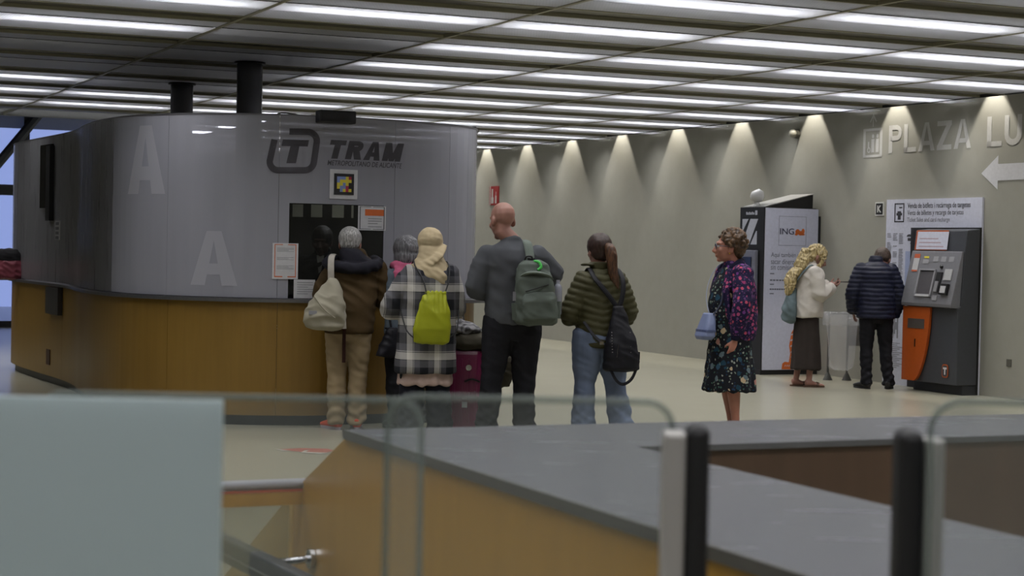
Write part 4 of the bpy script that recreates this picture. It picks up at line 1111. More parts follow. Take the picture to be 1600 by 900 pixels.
def shoes(P, mat, sole, high=.0, big=1.0, name='shoe'):
    for s in (-1, 1):
        fa_ = R(P.feet[s][2]); fd = V3(-math.sin(fa_), math.cos(fa_), 0); ax_ = fd.cross(V3(0, 0, 1)); A = P.ank[s]; G0 = V3(A.x, A.y, 0)
        mb = MB().tube([G0 - fd * .07 + V3(0, 0, .05), G0 - fd * .05 + V3(0, 0, .055), G0 + V3(0, 0, .06), G0 + fd * .08 + V3(0, 0, .045), G0 + fd * .16 + V3(0, 0, .035), G0 + fd * .21 + V3(0, 0, .03)],
                       [(.028, .035), (.038, .045), (.043, .048), (.05, .036), (.05, .026), (.03, .018)], 14, ref=ax_)
        mb.tube([G0 + V3(0, 0, .04), G0 + V3(0, 0, .1 + high)], [.046, .044], 14)
        sh = child(P, name, mb, mat, .008, 3, None)
        pts = []
        for t in range(20):
            a = 2 * PI * t / 20; q = fd * (.072 + .148 * math.cos(a)) + ax_ * ((.05 if math.cos(a) > -.2 else .042) * math.sin(a)); pts.append(G0 + q)
        MB().prism(pts, (0, 0, .024)).build('sole', sole, sh, local=True)
def cap_hair(P, mat, name='hair', r=(.083, .104, .092), c=(0, -.018, .040), cut=(.035, -.02), extra=None, disp=None, voxel=.009):
    """hair shell over the skull; front of the face stays free"""
    mb = MB(); k = P.k; T = P.T
    mb.hell(T @ (Vector(c) * k), tuple(q * k * 1.11 for q in r), P.hrot)
    if extra: extra(mb, T, k)
    return child(P, name, mb, mat, voxel, 2, disp)
def strap(mb, pts, w, t=.004, ref=None):
    """flat ribbon strap"""
    return mb.tube(pts, [(w, t)] * len(pts), 8, ref=ref)
def smooth_path(pts, n=6):
    P_ = [Vector(p) for p in pts]; out = []
    for i in range(len(P_) - 1):
        p0 = P_[max(i - 1, 0)]; p1 = P_[i]; p2 = P_[i + 1]; p3 = P_[min(i + 2, len(P_) - 1)]
        for j in range(n):
            t = j / n; out.append(.5 * ((2 * p1) + (p2 - p0) * t + (2 * p0 - 5 * p1 + 4 * p2 - p3) * t * t + (3 * p1 - p0 - 3 * p2 + p3) * t ** 3))
    return out + [P_[-1]]
def puffer(step, amp, base=.0, seed=0.0, slope=0.0):
    w = wrinkle(.004, 9, 9, seed)
    def f(co, n):
        ph = (co.z + slope * abs(co.x) + .006 * noise.noise(co * 6)) / step
        return amp * (abs(math.sin(PI * ph)) ** .6 - .5) + w(co, n)
    return f
def hairmat(name, c, c2=None, scale=(60, 60, 6)):
    m = M(name, c, .5, 0, .4); h = hexrgb(c); n = m.noise(2, 4, m.mapping(scale), .6)
    m.base(m.ramp(n, [(.35, tuple(x * .6 for x in h)), (.65, c2 or tuple(min(1, x * 1.3) for x in h))])); m.bump(n, .5, .006); return m.m
def carried(name, label, cat, P):
    """a thing carried by a person: top level, in the same frame as the person"""
    o = thing(name, label, cat, tuple(P.root.location), P.root.rotation_euler.z); return o
def lb(mb, name, mat, parent, **kw): return mb.build(name, mat, parent, local=True, **kw)
def person_at(px_, depth): return on_depth(px_, 400, depth).x

# ---------------------------------------------------------------- 1 man in the brown jacket
P = figure('grey haired man in a brown jacket and khaki trousers, leaning at the serving window', person_at(546, 14.66), 14.66, 2, 1.68, True, lean=(.05, .09), head=(-.055, .03, -.03), head_rot=(0, -14),
           elbows=[(-.24, .12, 1.10), (.29, .12, 1.08)], hands=[(-.20, .22, 1.13), (.14, .24, 1.115)], palm={-1: (0, 0, -1), 1: (0, 0, -1)}, hand_dir={-1: (.3, 1, 0), 1: (-.3, 1, .0)}, curl=.25,
           feet=[(-.085, .0, 35), (.085, .02, 4)])
JB = fabric('dark_brown_cloth', '3c2e19', .85, .12, 9)
top(P, 'jacket', JB, ease=.045, hem=.80, sleeve=.026, disp=wrinkle(.013, 5, 6, 1), flare=-.01, shoulders=.0)
MB_ = MB().loft([(.0, .02, .79, .19, .15), (.0, .02, .83, .195, .152)]); lb(MB_, 'shirt_hem', fabric('white_cloth', 'a09c94'), P.root)
mb = MB().tube(smooth_path([(lx_, ly_, lz_) for lx_, ly_, lz_ in ((-.13, .16, 1.40), (-.17, .05, 1.375), (-.12, -.06, 1.35), (.04, -.10, 1.325), (.19, -.05, 1.345), (.23, .06, 1.375), (.19, .17, 1.4))]), [(.05, .045)] * 37, 12)
mb.loft([(.05, .02, 1.33, .15, .10), (.045, .03, 1.40, .125, .10), (.01, .04, 1.46, .09, .085), (.0, .05, 1.49, .075, .075)])
child(P, 'hood', mb, fabric('navy_black_cloth', '17171f', .85), disp=wrinkle(.009, 8, 8, 4))
trousers(P, fabric('khaki_cotton', '84745a', .9, .1, 8), hemr=.072, leg=.016, hemz=.055)
shoes(P, fabric('orange_red_shoe', 'b5452a', .6), plain('pale_sole', '9c8f96', .6))
def ex(mb, T, k): mb.hell(T @ V3(0, -.05, -.005), (.074, .06, .06), P.hrot)
cap_hair(P, hairmat('silver_hair', '93918f', 'b5b3b2'), r=(.080, .098, .084), c=(0, -.022, .042), extra=ex, disp=wrinkle(.002, 60, 60))
bp_ = carried('backpack', 'beige canvas backpack hanging from the left shoulder of the man at the window', 'backpack', P)
CAN = fabric('beige_canvas', '8f8a7b', .85, .1, 7)
mb = MB().loft([(-.18, -.20, .835, .10, .06), (-.175, -.215, .86, .15, .085), (-.175, -.225, .95, .162, .10), (-.165, -.22, 1.05, .140, .095), (-.145, -.205, 1.14, .095, .07), (-.13, -.19, 1.21, .045, .04), (-.125, -.185, 1.235, .025, .025)], 26, 2.3)
bag_o = skin('bag_body', mb, CAN, bp_, .01, 3, wrinkle(.017, 7, 7, 9))
mb = MB().tube(smooth_path([(-.26, -.30, 1.10), (-.18, -.325, 1.00), (-.09, -.315, .93)]), [(.006, .012)] * 13, 8); lb(mb, 'flap_fold', fabric('beige_canvas', '8f8a7b'), bp_)
lb(strap(MB(), smooth_path([(-.135, .03, 1.44), (-.14, -.10, 1.42), (-.14, -.165, 1.36), (-.135, -.185, 1.23)]), .026, .006, (1, 0, 0)), 'shoulder_strap', fabric('pale_webbing', '97928a'), bp_)
lb(strap(MB(), smooth_path([(-.12, -.23, 1.2), (-.06, -.25, 1.10), (-.03, -.24, .95), (-.02, -.23, .84)]), .02, .005, (1, 0, 0)), 'hanging_strap', fabric('pale_webbing', '97928a'), bp_)
lb(strap(MB(), smooth_path([(-.02, -.19, .84), (-.022, -.16, .72), (-.022, -.15, .56)]), .014, .004, (1, 0, 0)), 'dark_strap', fabric('dark_webbing', '2a1510'), bp_)
lb(MB().box(-.15, -.10, -.20, -.175, 1.215, 1.235), 'buckle', plain('print_black', '101013', .6), bp_)
lb(MB().box(-.30, -.235, -.325, -.318, .955, .985), 'label_patch', plain('label_grey', '77777c', .7), bp_)

# ---------------------------------------------------------------- 2 grey haired woman
P2 = figure('woman with a grey bob and pink scarf, half hidden behind the plaid coat', person_at(637, 14.82), 14.82, 25, 1.60, False, lean=(0, .02), head=(0, .0, -.02), head_rot=(10, -10),
            elbows=[(-.15, .02, 1.03), (.24, .04, 1.0)], hands=[(-.20, .13, 1.14), (.12, .3, 1.0)], hand_dir={-1: (-.3, .5, .8), 1: (0, 1, 0)}, palm={-1: (.3, 1, -.3), 1: (0, 0, -1)}, curl=.8, feet=[(-.1, -.03, 5), (.1, -.03, -5)])
top(P2, 'sweater', fabric('blue_grey_knit', '59636d', .9), ease=.03, hem=.75, disp=wrinkle(.009, 7, 7, 2))
mb = MB().tube([(0.1 * math.cos(t * PI / 8) , .01 + .095 * math.sin(t * PI / 8), 1.345 + .01 * math.sin(t)) for t in range(17)], [.042] * 17, 12); mb.tube(smooth_path([(-.09, -.06, 1.34), (-.12, -.12, 1.27), (-.11, -.13, 1.18)]), [(.05, .018)] * 13, 10)
child(P2, 'scarf', mb, fabric('pink_scarf', '9d4d68', .85, .2, 25), disp=wrinkle(.01, 14, 14, 2))
trousers(P2, fabric('black_trousers', '16161a'))
shoes(P2, plain('shoe_black', '151517', .5), plain('sole_black', '0e0e10', .6))
def ex(mb, T, k):
    mb.hell(T @ V3(0, -.045, -.03), (.092, .07, .09), P2.hrot); mb.hell(T @ V3(.065, -.01, -.04), (.032, .06, .07), P2.hrot); mb.hell(T @ V3(-.065, -.01, -.04), (.032, .06, .07), P2.hrot)
cap_hair(P2, hairmat('grey_hair', '4d4c50', '77767a'), r=(.094, .108, .094), extra=ex, disp=wrinkle(.004, 30, 8))
env = carried('envelope', 'glossy yellow orange envelope held up by the grey haired woman beside the brown jacket', 'envelope', P2)
hp = P2.H[-1] + V3(-.03, .075, .10)
mb = MB().prism([hp + V3(-.07, 0, -.08), hp + V3(.05, .02, -.09), hp + V3(.075, .02, .04), hp + V3(-.03, 0, .065)], (0, .008, 0)); lb(mb, 'paper', plain('envelope_yellow', 'c98a12', .25), env, bevel=.002)
lb(MB().prism([hp + V3(-.035, -.004, .005), hp + V3(.03, .008, .0), hp + V3(.035, .008, .035), hp + V3(-.03, -.004, .045)], (0, .002, 0)), 'white_window', PAPER, env)
hbg = carried('handbag', 'black slouchy shoulder bag at the left hip of the woman in the plaid coat', 'bag', P2)
mb = MB().loft([(-.19, -.10, .60, .02, .02), (-.20, -.10, .62, .10, .045), (-.19, -.10, .70, .085, .05), (-.16, -.10, .84, .04, .03)], 20)
skin('bag_body', mb, fabric('black_leather', '14141a', .5), hbg, .01, 3, wrinkle(.008, 9, 9))
lb(strap(MB(), smooth_path([(-.17, -.10, .83), (-.19, -.06, 1.05), (-.15, -.02, 1.3), (-.14, .03, 1.345)]), .01, .005), 'strap', fabric('black_leather', '14141a', .5), hbg)

# ---------------------------------------------------------------- 3 woman with hijab
def plaid():
    m = M('grey_plaid_wool', '55555a', .95, 0, .15)
    sx = m.n.new('ShaderNodeSeparateXYZ'); m.l.new(m.tc(), sx.inputs[0])
    def bands(sock, per, off):
        f = m.math('FRACT', m.math('ADD', m.math('MULTIPLY', sock, 1 / per), off))
        return m.ramp(f, [(0, '1f2025'), (.30, '1f2025'), (.31, '5d5c60'), (.50, '5d5c60'), (.51, '1f2025'), (.535, 'c4c0bb'), (.70, 'c4c0bb'), (.74, '3a3a3f'), (.76, 'aaa7a4'), (.79, '55555a')], 'CONSTANT')
    a = bands(sx.outputs[2], .265, .12); b = bands(sx.outputs[0], .21, .35)
    m.base(m.mix(m.noise(60, 3), m.mix(.5, a, b), m.mix(.42, a, b))); m.bump(m.noise(300, 3), .4, .003); return m.m
P3 = figure('woman in a beige headscarf and long grey plaid coat, queueing with a lime drawstring bag', person_at(668, 14.0), 14.0, 12, 1.65, False, lean=(.02, 0), head=(.0, .01, .0), head_rot=(15, -6),
            elbows=[(-.30, .02, 1.02), (.255, .03, 1.02)], hands=[(-.13, .2, 1.02), (.14, .22, 1.0)], hand_dir={-1: (.5, 1, .1), 1: (-.5, 1, .1)}, palm={-1: (0, -.2, -1), 1: (0, -.2, -1)}, feet=[(-.12, .0, 12), (.12, .0, -8)], sw=.17)
PLAID = plaid()
top(P3, 'coat', PLAID, ease=.055, hem=.53, sleeve=.032, disp=wrinkle(.008, 5, 4, 6), flare=.03, collar=.02, shoulders=-.005)
mb = MB().loft([(0, .0, .435, .222, .155), (0, 0, .5, .215, .15), (0, 0, .62, .20, .14)], 30); child(P3, 'shirt_hem', mb, fabric('cream_pink_cloth', 'a8938c', .9), disp=lambda co, n: .008 * math.sin(math.atan2(co.y, co.x) * 9) + wrinkle(.006, 8, 8)(co, n))
trousers(P3, fabric('navy_denim', '13151f', .85), hemr=.10, leg=.042, hemz=.03)
shoes(P3, plain('shoe_pale', '8f8f93', .5), plain('pale_sole', '9c8f96', .6))
HJ = fabric('beige_headscarf', 'a49579', .85, .08, 5)
T = P3.T
mb = MB(); mb.hell(T @ V3(0, -.016, .038), (.089, .108, .096), P3.hrot); mb.hell(T @ V3(0, -.03, -.045), (.078, .085, .09), P3.hrot)
nk = P3.neck
mb.loft([(nk.x + .055, nk.y - .12, nk.z - .20, .03, .03), (nk.x + .05, nk.y - .11, nk.z - .165, .08, .055), (nk.x + .02, nk.y - .075, nk.z - .11, .13, .10), (nk.x, nk.y - .03, nk.z - .05, .145, .13), (nk.x, nk.y - .01, nk.z + .0, .125, .115), (nk.x, nk.y - .01, nk.z + .06, .095, .10), (nk.x, nk.y, nk.z + .12, .088, .09)], 24)
mb.tube(smooth_path([T @ V3(.065, -.085, .0), nk + V3(.05, -.125, .05), nk + V3(-.05, -.125, -.02), nk + V3(-.14, -.04, -.05), nk + V3(-.15, .06, -.06)]), [(.035, .012)] * 25, 10)
child(P3, 'headscarf', mb, HJ, .009, 3, lambda co, n: wrinkle(.003, 9, 14, 2)(co, n) + .0022 * math.sin((co.z * 2 + co.x * 1.8) * 48) * max(0, min(1, (P3.headc.z - .03 - co.z) / .06)))
dbg = carried('drawstring_bag', 'bright lime drawstring bag on the back of the woman in the plaid coat', 'backpack', P3)
mb = MB().loft([(.0, -.235, .77, .115, .025), (.0, -.245, .785, .14, .04), (.005, -.255, .885, .145, .058), (.015, -.25, 1.01, .13, .055), (.025, -.235, 1.11, .10, .04), (.03, -.225, 1.155, .075, .028), (.03, -.222, 1.175, .085, .03)], 30, 2.5)
LIME = fabric('lime_nylon', '868b18', .5, .06, 6, .05)
def dsp(co, n): return wrinkle(.007, 8, 5, 3)(co, n) + (.006 * math.sin(co.x * 190) * max(0, min(1, (co.z - 1.0) / .12)))
skin('bag_body', mb, LIME, dbg, .008, 2, dsp)
for s in (-1, 1):
    lb(MB().tube(smooth_path([(.03 + s * .07, -.235, 1.15), (.04 + s * .10, -.19, 1.26), (.02 + s * .135, -.11, 1.37), (.02 + s * .13, .0, 1.405), (.02 + s * .15, .10, 1.33)]), .0055, 8), 'cord', plain('cord_black', '141417', .7), dbg)
    lb(MB().tube(smooth_path([(.0 + s * .13, -.25, .81), (.01 + s * .2, -.2, .88), (.02 + s * .235, -.02, 1.05)]), .0055, 8), 'cord', plain('cord_black', '141417', .7), dbg)

# ---------------------------------------------------------------- suitcase with coats
sc_ = on_depth(724, 500, 14.35)
sx_, sy_ = sc_.x, 14.35
case = thing('suitcase', 'magenta hard shell suitcase with raised handle, on the floor left of the bald man', 'suitcase', (sx_, sy_, 0), R(-6))
MG = M('magenta_shell', '6e1d46', .28, 0, .5); MG.base(MG.mix(MG.noise(3, 3), '62183d', '7c2450')); MG = MG.m
lb(MB().box(-.15, .17, -.13, .13, .05, .70), 'shell', MG, case, bevel=.035)
for x in (-.11, -.05, .01, .07, .13): lb(MB().box(x - .008, x + .008, -.138, -.129, .12, .63), 'rib', MG, case, bevel=.003)
for x in (-.11, .13):
    w_ = lb(MB().box(x - .02, x + .02, -.10, -.06, .03, .06), 'wheel_fork', DARKM, case); lb(MB().tube([(x - .015, -.08, .028), (x + .015, -.08, .028)], .026, 16), 'wheel', RUB, w_)
    w_ = lb(MB().box(x - .02, x + .02, .06, .10, .03, .06), 'wheel_fork', DARKM, case); lb(MB().tube([(x - .015, .08, .028), (x + .015, .08, .028)], .026, 16), 'wheel', RUB, w_)
hl = lb(MB().tube(smooth_path([(-.13, .06, .69), (-.13, .06, 1.05), (-.125, .06, 1.10), (-.03, .06, 1.10), (-.02, .06, 1.07), (.01, .06, .69)], 5), .011, 10), 'telescopic_handle', CHROME, case, smooth=True)
lb(MB().tube([(.07, -.142, .56), (.07, -.132, .56)], .024, 16), 'lock_button', CHROME, case)
lb(MB().box(.02, .062, -.14, -.135, .24, .285), 'label', PAPER, case)
lb(MB().tube(smooth_path([(.04, -.14, .45), (.1, -.155, .47), (.16, -.14, .45)]), .008, 8), 'side_grip', DARKM, case)
coat = thing('folded_coat', 'dark olive coat lying over the magenta suitcase, its sleeve hanging behind the bald man', 'coat', (sx_, sy_, .70))
mb = MB().loft([(0.03, 0, .004, .20, .13), (.04, 0, .05, .23, .16), (.04, 0, .10, .20, .14), (.03, 0, .14, .12, .09)], 26)
mb.tube(smooth_path([(.12, .03, .06), (.24, .0, .0), (.33, -.02, -.10), (.34, -.02, -.20), (.27, -.03, -.26)]), [.075] * 25, 14)
skin('cloth', mb, fabric('dark_olive_cloth', '3a362c', .85), coat, .012, 3, wrinkle(.014, 8, 12, 5))
sw2 = thing('folded_scarf', 'grey striped scarf heaped on top of the olive coat on the suitcase', 'scarf', (sx_, sy_, .84))
mb = MB().loft([(-.03, 0, -.015, .15, .10), (-.03, 0, .02, .17, .12), (-.03, 0, .06, .10, .08), (-.05, 0, .10, .04, .03)], 26)
gst = M('grey_stripe_knit', '6d6c70', .95); gst.base(gst.ramp(gst.math('FRACT', gst.math('MULTIPLY', gst.noise(5, 2), 9)), [(.4, '565559'), (.6, '8a898c')]))
skin('cloth', mb, gst.m, sw2, .01, 3, wrinkle(.014, 9, 14, 8))

# ---------------------------------------------------------------- 4 bald man
P4 = figure('tall bald man in a dark grey sweatshirt and black trousers with a grey green backpack', person_at(803, 13.9), 13.9, 8, 1.86, True, lean=(-.02, 0), head=(-.075, .0, .015), head_rot=(22, -8),
            elbows=[(-.315, -.02, 1.20), (.345, .06, 1.32)], hands=[(-.10, .2, 1.16), (.12, .2, 1.22)], hand_dir={-1: (.7, .8, .2), 1: (-.8, .6, 0)}, palm={-1: (0, -.4, -1), 1: (0, -.3, -1)}, feet=[(-.2, -.02, 15), (.11, .03, -10)], sw=.19)
top(P4, 'sweatshirt', fabric('charcoal_fleece', '45474b', .9, .08, 12), ease=.03, hem=.93, sleeve=.022, disp=wrinkle(.009, 6, 6, 8), collar=.03)
lb(MB().loft([(0, 0, .915, .178, .135), (0, 0, .95, .178, .135)], 28), 'shirt_hem', fabric('orange_cloth', 'a3632a'), P4.root)
trousers(P4, fabric('black_cotton', '15151a', .85), ease=.012, leg=.022, hemr=.085, hemz=.04, thigh=.012)
shoes(P4, plain('shoe_black', '151517', .5), plain('sole_black', '0e0e10', .6))
bk = carried('backpack', 'grey green backpack with a water bottle pocket on the back of the bald man', 'backpack', P4)
GG = fabric('grey_green_nylon', '4b524c', .75, .1, 10); GG2 = fabric('grey_green_nylon_light', '5a625b', .7, .1, 10)
mb = MB().loft([(.145, -.25, .935, .13, .07), (.145, -.26, .96, .158, .105), (.145, -.265, 1.08, .158, .115), (.13, -.26, 1.2, .148, .11), (.12, -.25, 1.32, .135, .095), (.115, -.24, 1.40, .11, .075), (.11, -.23, 1.435, .06, .04)], 28, 3.2)
skin('bag_body', mb, GG, bk, .01, 2, wrinkle(.009, 8, 8, 3))
mb = MB().loft([(.155, -.345, .965, .11, .035), (.155, -.365, .99, .13, .05), (.15, -.365, 1.12, .128, .05), (.15, -.35, 1.185, .115, .03)], 24, 3); skin('front_pocket', mb, GG, bk, .009, 2, wrinkle(.008, 9, 9, 5))
mb = MB().tube(smooth_path([(.02, -.30, 1.30), (.06, -.345, 1.335), (.13, -.36, 1.34), (.20, -.345, 1.325), (.245, -.29, 1.29)]), [(.012, .03)] * 25, 8, ref=(0, 0, 1)); lb(mb, 'zip_flap', GG2, bk)
lb(MB().tube(smooth_path([(.0, -.3, 1.18), (.06, -.375, 1.2), (.14, -.385, 1.225), (.22, -.37, 1.25)]), .004, 6), 'zip', plain('print_black', '101013', .6), bk)
lb(strap(MB(), smooth_path([(.085, .02, 1.585), (.09, -.10, 1.565), (.1, -.165, 1.48), (.105, -.2, 1.40)]), .034, .008, (1, 0, 0)), 'shoulder_strap', GG2, bk)
lb(MB().box(.075, .135, -.225, -.19, 1.415, 1.455), 'buckle', plain('print_black', '101013', .6), bk, bevel=.006)
lb(MB().tube(smooth_path([(.05, -.24, 1.42), (.06, -.26, 1.46), (.10, -.26, 1.46), (.11, -.24, 1.42)]), .008, 8), 'top_handle', plain('print_black', '101013', .6), bk)
lb(MB().tube(smooth_path([(.12, -.27, 1.425), (.15, -.31, 1.42), (.165, -.325, 1.385), (.14, -.33, 1.36)]), .011, 8), 'green_loop', plain('bright_green', '36a33f', .6), bk)
mb = MB().loft([(.30, -.23, .99, .04, .055), (.30, -.23, 1.12, .045, .06)], 18); lb(mb, 'side_pocket', GG, bk)
mb = MB().loft([(.0, -.23, .97, .035, .055), (-.005, -.23, 1.10, .04, .06)], 18); lb(mb, 'side_pocket', GG, bk)
lb(MB().box(-.04, -.015, -.28, -.27, 1.12, 1.19), 'tag', plain('tag_grey', '77777c', .7), bk)
bt = carried('water_bottle', 'clear plastic water bottle in the side pocket of the grey green backpack', 'bottle', P4)
bm_2 = M('clear_bottle_plastic', '8b8d9c', .12, 0, .6).see_through(.3).m
lb(MB().loft([(.315, -.235, 1.02, .032, .032), (.315, -.235, 1.2, .033, .033), (.315, -.235, 1.235, .03, .03), (.315, -.235, 1.26, .013, .013)], 18), 'body', bm_2, bt, smooth=True)
lb(MB().loft([(.315, -.235, 1.26, .015, .015), (.315, -.235, 1.285, .015, .015)], 16), 'cap', plain('cap_grey', '8d8d99', .4), bt)

# ---------------------------------------------------------------- 5 woman with the ponytail
P5 = figure('woman with a brown ponytail, olive quilted jacket and blue jeans, carrying a black backpack', person_at(939, 14.3), 14.3, 12, 1.62, False, lean=(-.0, 0), head=(-.015, .0, .015), head_rot=(12, -3),
            elbows=[(-.265, -.02, .99), (.25, -.0, 1.0)], hands=[(-.12, .16, .98), (.12, .17, .98)], hand_dir={-1: (.7, .7, 0), 1: (-.7, .7, 0)}, palm={-1: (0, -.5, -1), 1: (0, -.5, -1)}, feet=[(-.13, 0, 12), (.19, -.03, -12)], sw=.165)
OL = fabric('olive_quilted_nylon', '3b3924', .55, .1, 10)
top(P5, 'jacket', OL, ease=.032, hem=.745, sleeve=.028, disp=puffer(.055, .013, seed=2, slope=-.25), collar=.035)
mb = MB().loft([(P5.neck.x, P5.neck.y, P5.neck.z - .015, .088, .082), (P5.neck.x, P5.neck.y, P5.neck.z + .05, .095, .088)], 24); mb.tube(smooth_path([(-.07, -.05, 1.40), (-.12, -.01, 1.405), (-.13, .06, 1.40)]), [(.03, .012)] * 13, 8); child(P5, 'collar', mb, OL, .009, 2)
trousers(P5, fabric('blue_denim', '626d84', .9, .12, 7), ease=.03, leg=.028, hemr=.098, hemz=.03, seat=.03, thigh=.022)
shoes(P5, plain('shoe_pale', '8f8f93', .5), plain('pale_sole', '9c8f96', .6))
def ex(mb, T, k):
    mb.hell(T @ V3(0, -.05, -.01), (.078, .062, .065), P5.hrot)
BRH = hairmat('dark_brown_hair', '25150f', '372017')
cap_hair(P5, BRH, r=(.083, .104, .09), extra=ex, disp=wrinkle(.003, 30, 10))
T = P5.T
mb = MB().tube(smooth_path([T @ V3(.01, -.10, .03), T @ V3(.02, -.135, .015), T @ V3(.03, -.15, -.06), T @ V3(.045, -.14, -.15), T @ V3(.07, -.14, -.23), T @ V3(.085, -.15, -.275)]), [.022, .024, .028, .03, .033, .036, .038, .04, .041, .042, .043, .043, .043, .043, .042, .042, .04, .04, .038, .036, .034, .032, .028, .025, .022, .02, .016, .012, .01, .008, .006][:31], 12)
child(P5, 'ponytail', mb, hairmat('brown_hair_ends', '35201a', '5c3b22'), .008, 2, wrinkle(.006, 30, 6))
lb(MB().tube([T @ V3(.014, -.112, .03), T @ V3(.02, -.128, .022)], .027, 14), 'hair_tie', plain('print_black', '101013', .6), P5.root)
b5 = carried('backpack', 'small black backpack with studded zips low on the back of the ponytailed woman', 'backpack', P5)
BN = fabric('black_nylon', '121218', .55)
mb = MB().loft([(.125, -.215, .565, .12, .05), (.125, -.225, .585, .145, .08), (.125, -.225, .70, .14, .085), (.12, -.22, .82, .115, .075), (.11, -.205, .95, .075, .05), (.105, -.20, 1.03, .055, .035), (.10, -.195, 1.08, .04, .03)], 26, 2.6)
skin('bag_body', mb, BN, b5, .009, 2, wrinkle(.006, 9, 9))
for s in (-1, 1):
    lb(strap(MB(), smooth_path([(.10 + s * .015, -.19, 1.08), (.07 + s * .07, -.18, 1.19), (.03 + s * .115, -.14, 1.30), (.01 + s * .115, -.03, 1.375), (.01 + s * .12, .09, 1.30)]), .02, .006, (1, 0, 0)), 'shoulder_strap', BN, b5)
    mb = MB()
    for t in range(8): mb.ell((.125 + s * .075 - .02, -.305 + .005 * t - (0 if s < 0 else 0), .72 + t * .022), .0045, n=8)
    lb(mb, 'stud', CHROME, b5)
lb(strap(MB(), smooth_path([(-.16, -.12, .95), (-.10, -.19, .85), (-.03, -.23, .78)]), .014, .005), 'side_strap', BN, b5)
lb(MB().box(-.06, -.025, -.245, -.235, .775, .80), 'buckle', CHROME, b5)
lb(strap(MB(), smooth_path([(.02, -.26, .60), (.07, -.28, .50), (.13, -.28, .465), (.20, -.28, .51), (.25, -.26, .62), (.26, -.25, .72)]), .012, .005), 'hanging_strap', BN, b5)
lb(MB().tube([(.075, -.31, .78), (.065, -.312, .68)], .004, 6), 'zip_puller', CHROME, b5)

# ---------------------------------------------------------------- 6 woman in floral clothes
def floral(name, base, flowers, scale, thr, leaf, scale2, thr2):
    m = M(name, base, .85, 0, .2)
    def cells(sc, th, cols, under):
        v = m.n.new('ShaderNodeTexVoronoi'); v.inputs['Scale'].default_value = sc; v.inputs['Randomness'].default_value = .85
        dist = m.n.new('ShaderNodeVectorMath'); dist.operation = 'ADD'
        nz = m.n.new('ShaderNodeTexNoise'); nz.inputs['Scale'].default_value = sc * 1.5; m.l.new(m.tc(), nz.inputs['Vector'])
        scn = m.n.new('ShaderNodeVectorMath'); scn.operation = 'SCALE'; scn.inputs['Scale'].default_value = .5 / sc; m.l.new(nz.outputs['Color'], scn.inputs[0])
        m.l.new(m.tc(), dist.inputs[0]); m.l.new(scn.outputs[0], dist.inputs[1]); m.l.new(dist.outputs[0], v.inputs['Vector'])
        sp = m.n.new('ShaderNodeSeparateColor'); m.l.new(v.outputs['Color'], sp.inputs[0])
        colr = m.ramp(sp.outputs[0], [(i / len(cols), c) for i, c in enumerate(cols)], 'CONSTANT')
        mask = m.ramp(v.outputs['Distance'], [(th, 'ffffff'), (th + .02, '000000')], 'CONSTANT')
        return m.mix(mask, under, colr)
    c = cells(scale2, thr2, leaf, base); c = cells(scale, thr, flowers, c)
    m.base(c); return m.m
P6 = figure('woman with curly brown hair and glasses, purple floral jacket and dark floral dress', person_at(1146, 14.85), 14.85, 108, 1.69, False, lean=(0, .0), head=(0, .02, .0), head_rot=(-20, 2),
            elbows=[(-.27, .03, 1.10), (.26, -.03, 1.06)], hands=[(-.19, .06, .80), (.2, .04, .85)], hand_dir={-1: (.1, .15, -1), 1: (0, .3, -1)}, palm={-1: (1, 0, 0), 1: (-1, 0, 0)}, curl=.55, feet=[(-.06, .0, 5), (.06, -.02, -5)], skin_m=skin_mat('rosy_skin', 'a07160'))
DR = floral('dark_floral_dress', '14151c', ['a3766b', '1b3a4b', 'b09a7c', '5b6a70', '2c4a5e'], 13, .30, ['6f7a6c', '16304a', '8a8f84', '3c5a4e'], 34, .30)
mb = MB().loft([(0, .01, .375, .23, .215), (0, .01, .42, .225, .21), (0, .01, .6, .205, .19), (0, .015, .8, .19, .165), (0, .04, .98, .17, .155), (0, .045, 1.1, .165, .155), (0, .03, 1.25, .165, .14), (0, 0, 1.36, .14, .10), (0, 0, 1.40, .09, .08)], 36, 2.1)
child(P6, 'dress', mb, DR, .010, 2, lambda co, n: wrinkle(.005, 6, 5)(co, n) + .012 * max(0, (.85 - co.z) / .5) * math.sin(math.atan2(co.y, co.x) * 11 + 2 * math.sin(co.z * 4)))
JK = floral('purple_floral_jacket', '1c1836', ['8c3560', '9c4668', '5b3a66', 'a8445a', '6a3a7c'], 26, .34, ['41305c', '5f3558'], 44, .28)
mb = MB(); k = P6.k
mb.loft([(0, -.045, .80, .185, .12), (0, -.045, .86, .205, .145), (0, -.04, 1.05, .20, .15), (0, -.035, 1.24, .20, .145), (0, -.02, 1.36, .17, .11), (0, -.01, 1.42, .10, .085), (0, -.005, 1.45, .085, .075)], 28, 2.3)
for s in (-1, 1):
    mb.tube(arm_pts(P6.S[s], P6.E[s], P6.E[s].lerp(P6.H[s], .86)), [.085, .085, .08, .078, .078, .074, .062, .045], 16); mb.ell(P6.S[s], (.09, .09, .085))
    mb.tube([(s * .15, .06, .83), (s * .13, .10, 1.0), (s * .12, .12, 1.2), (s * .09, .07, 1.38)], [(.05, .022)] * 4, 12, ref=(1, 0, 0))
child(P6, 'jacket', mb, JK, .010, 3, wrinkle(.008, 6, 5, 3))
for s in (-1, 1):
    c_ = P6.E[s].lerp(P6.H[s], .84); d_ = P6.E[s].lerp(P6.H[s], .98); lb(MB().tube([c_, d_], [.04, .036], 16), 'cuff', fabric('navy_rib', '15152a'), P6.root, smooth=True)
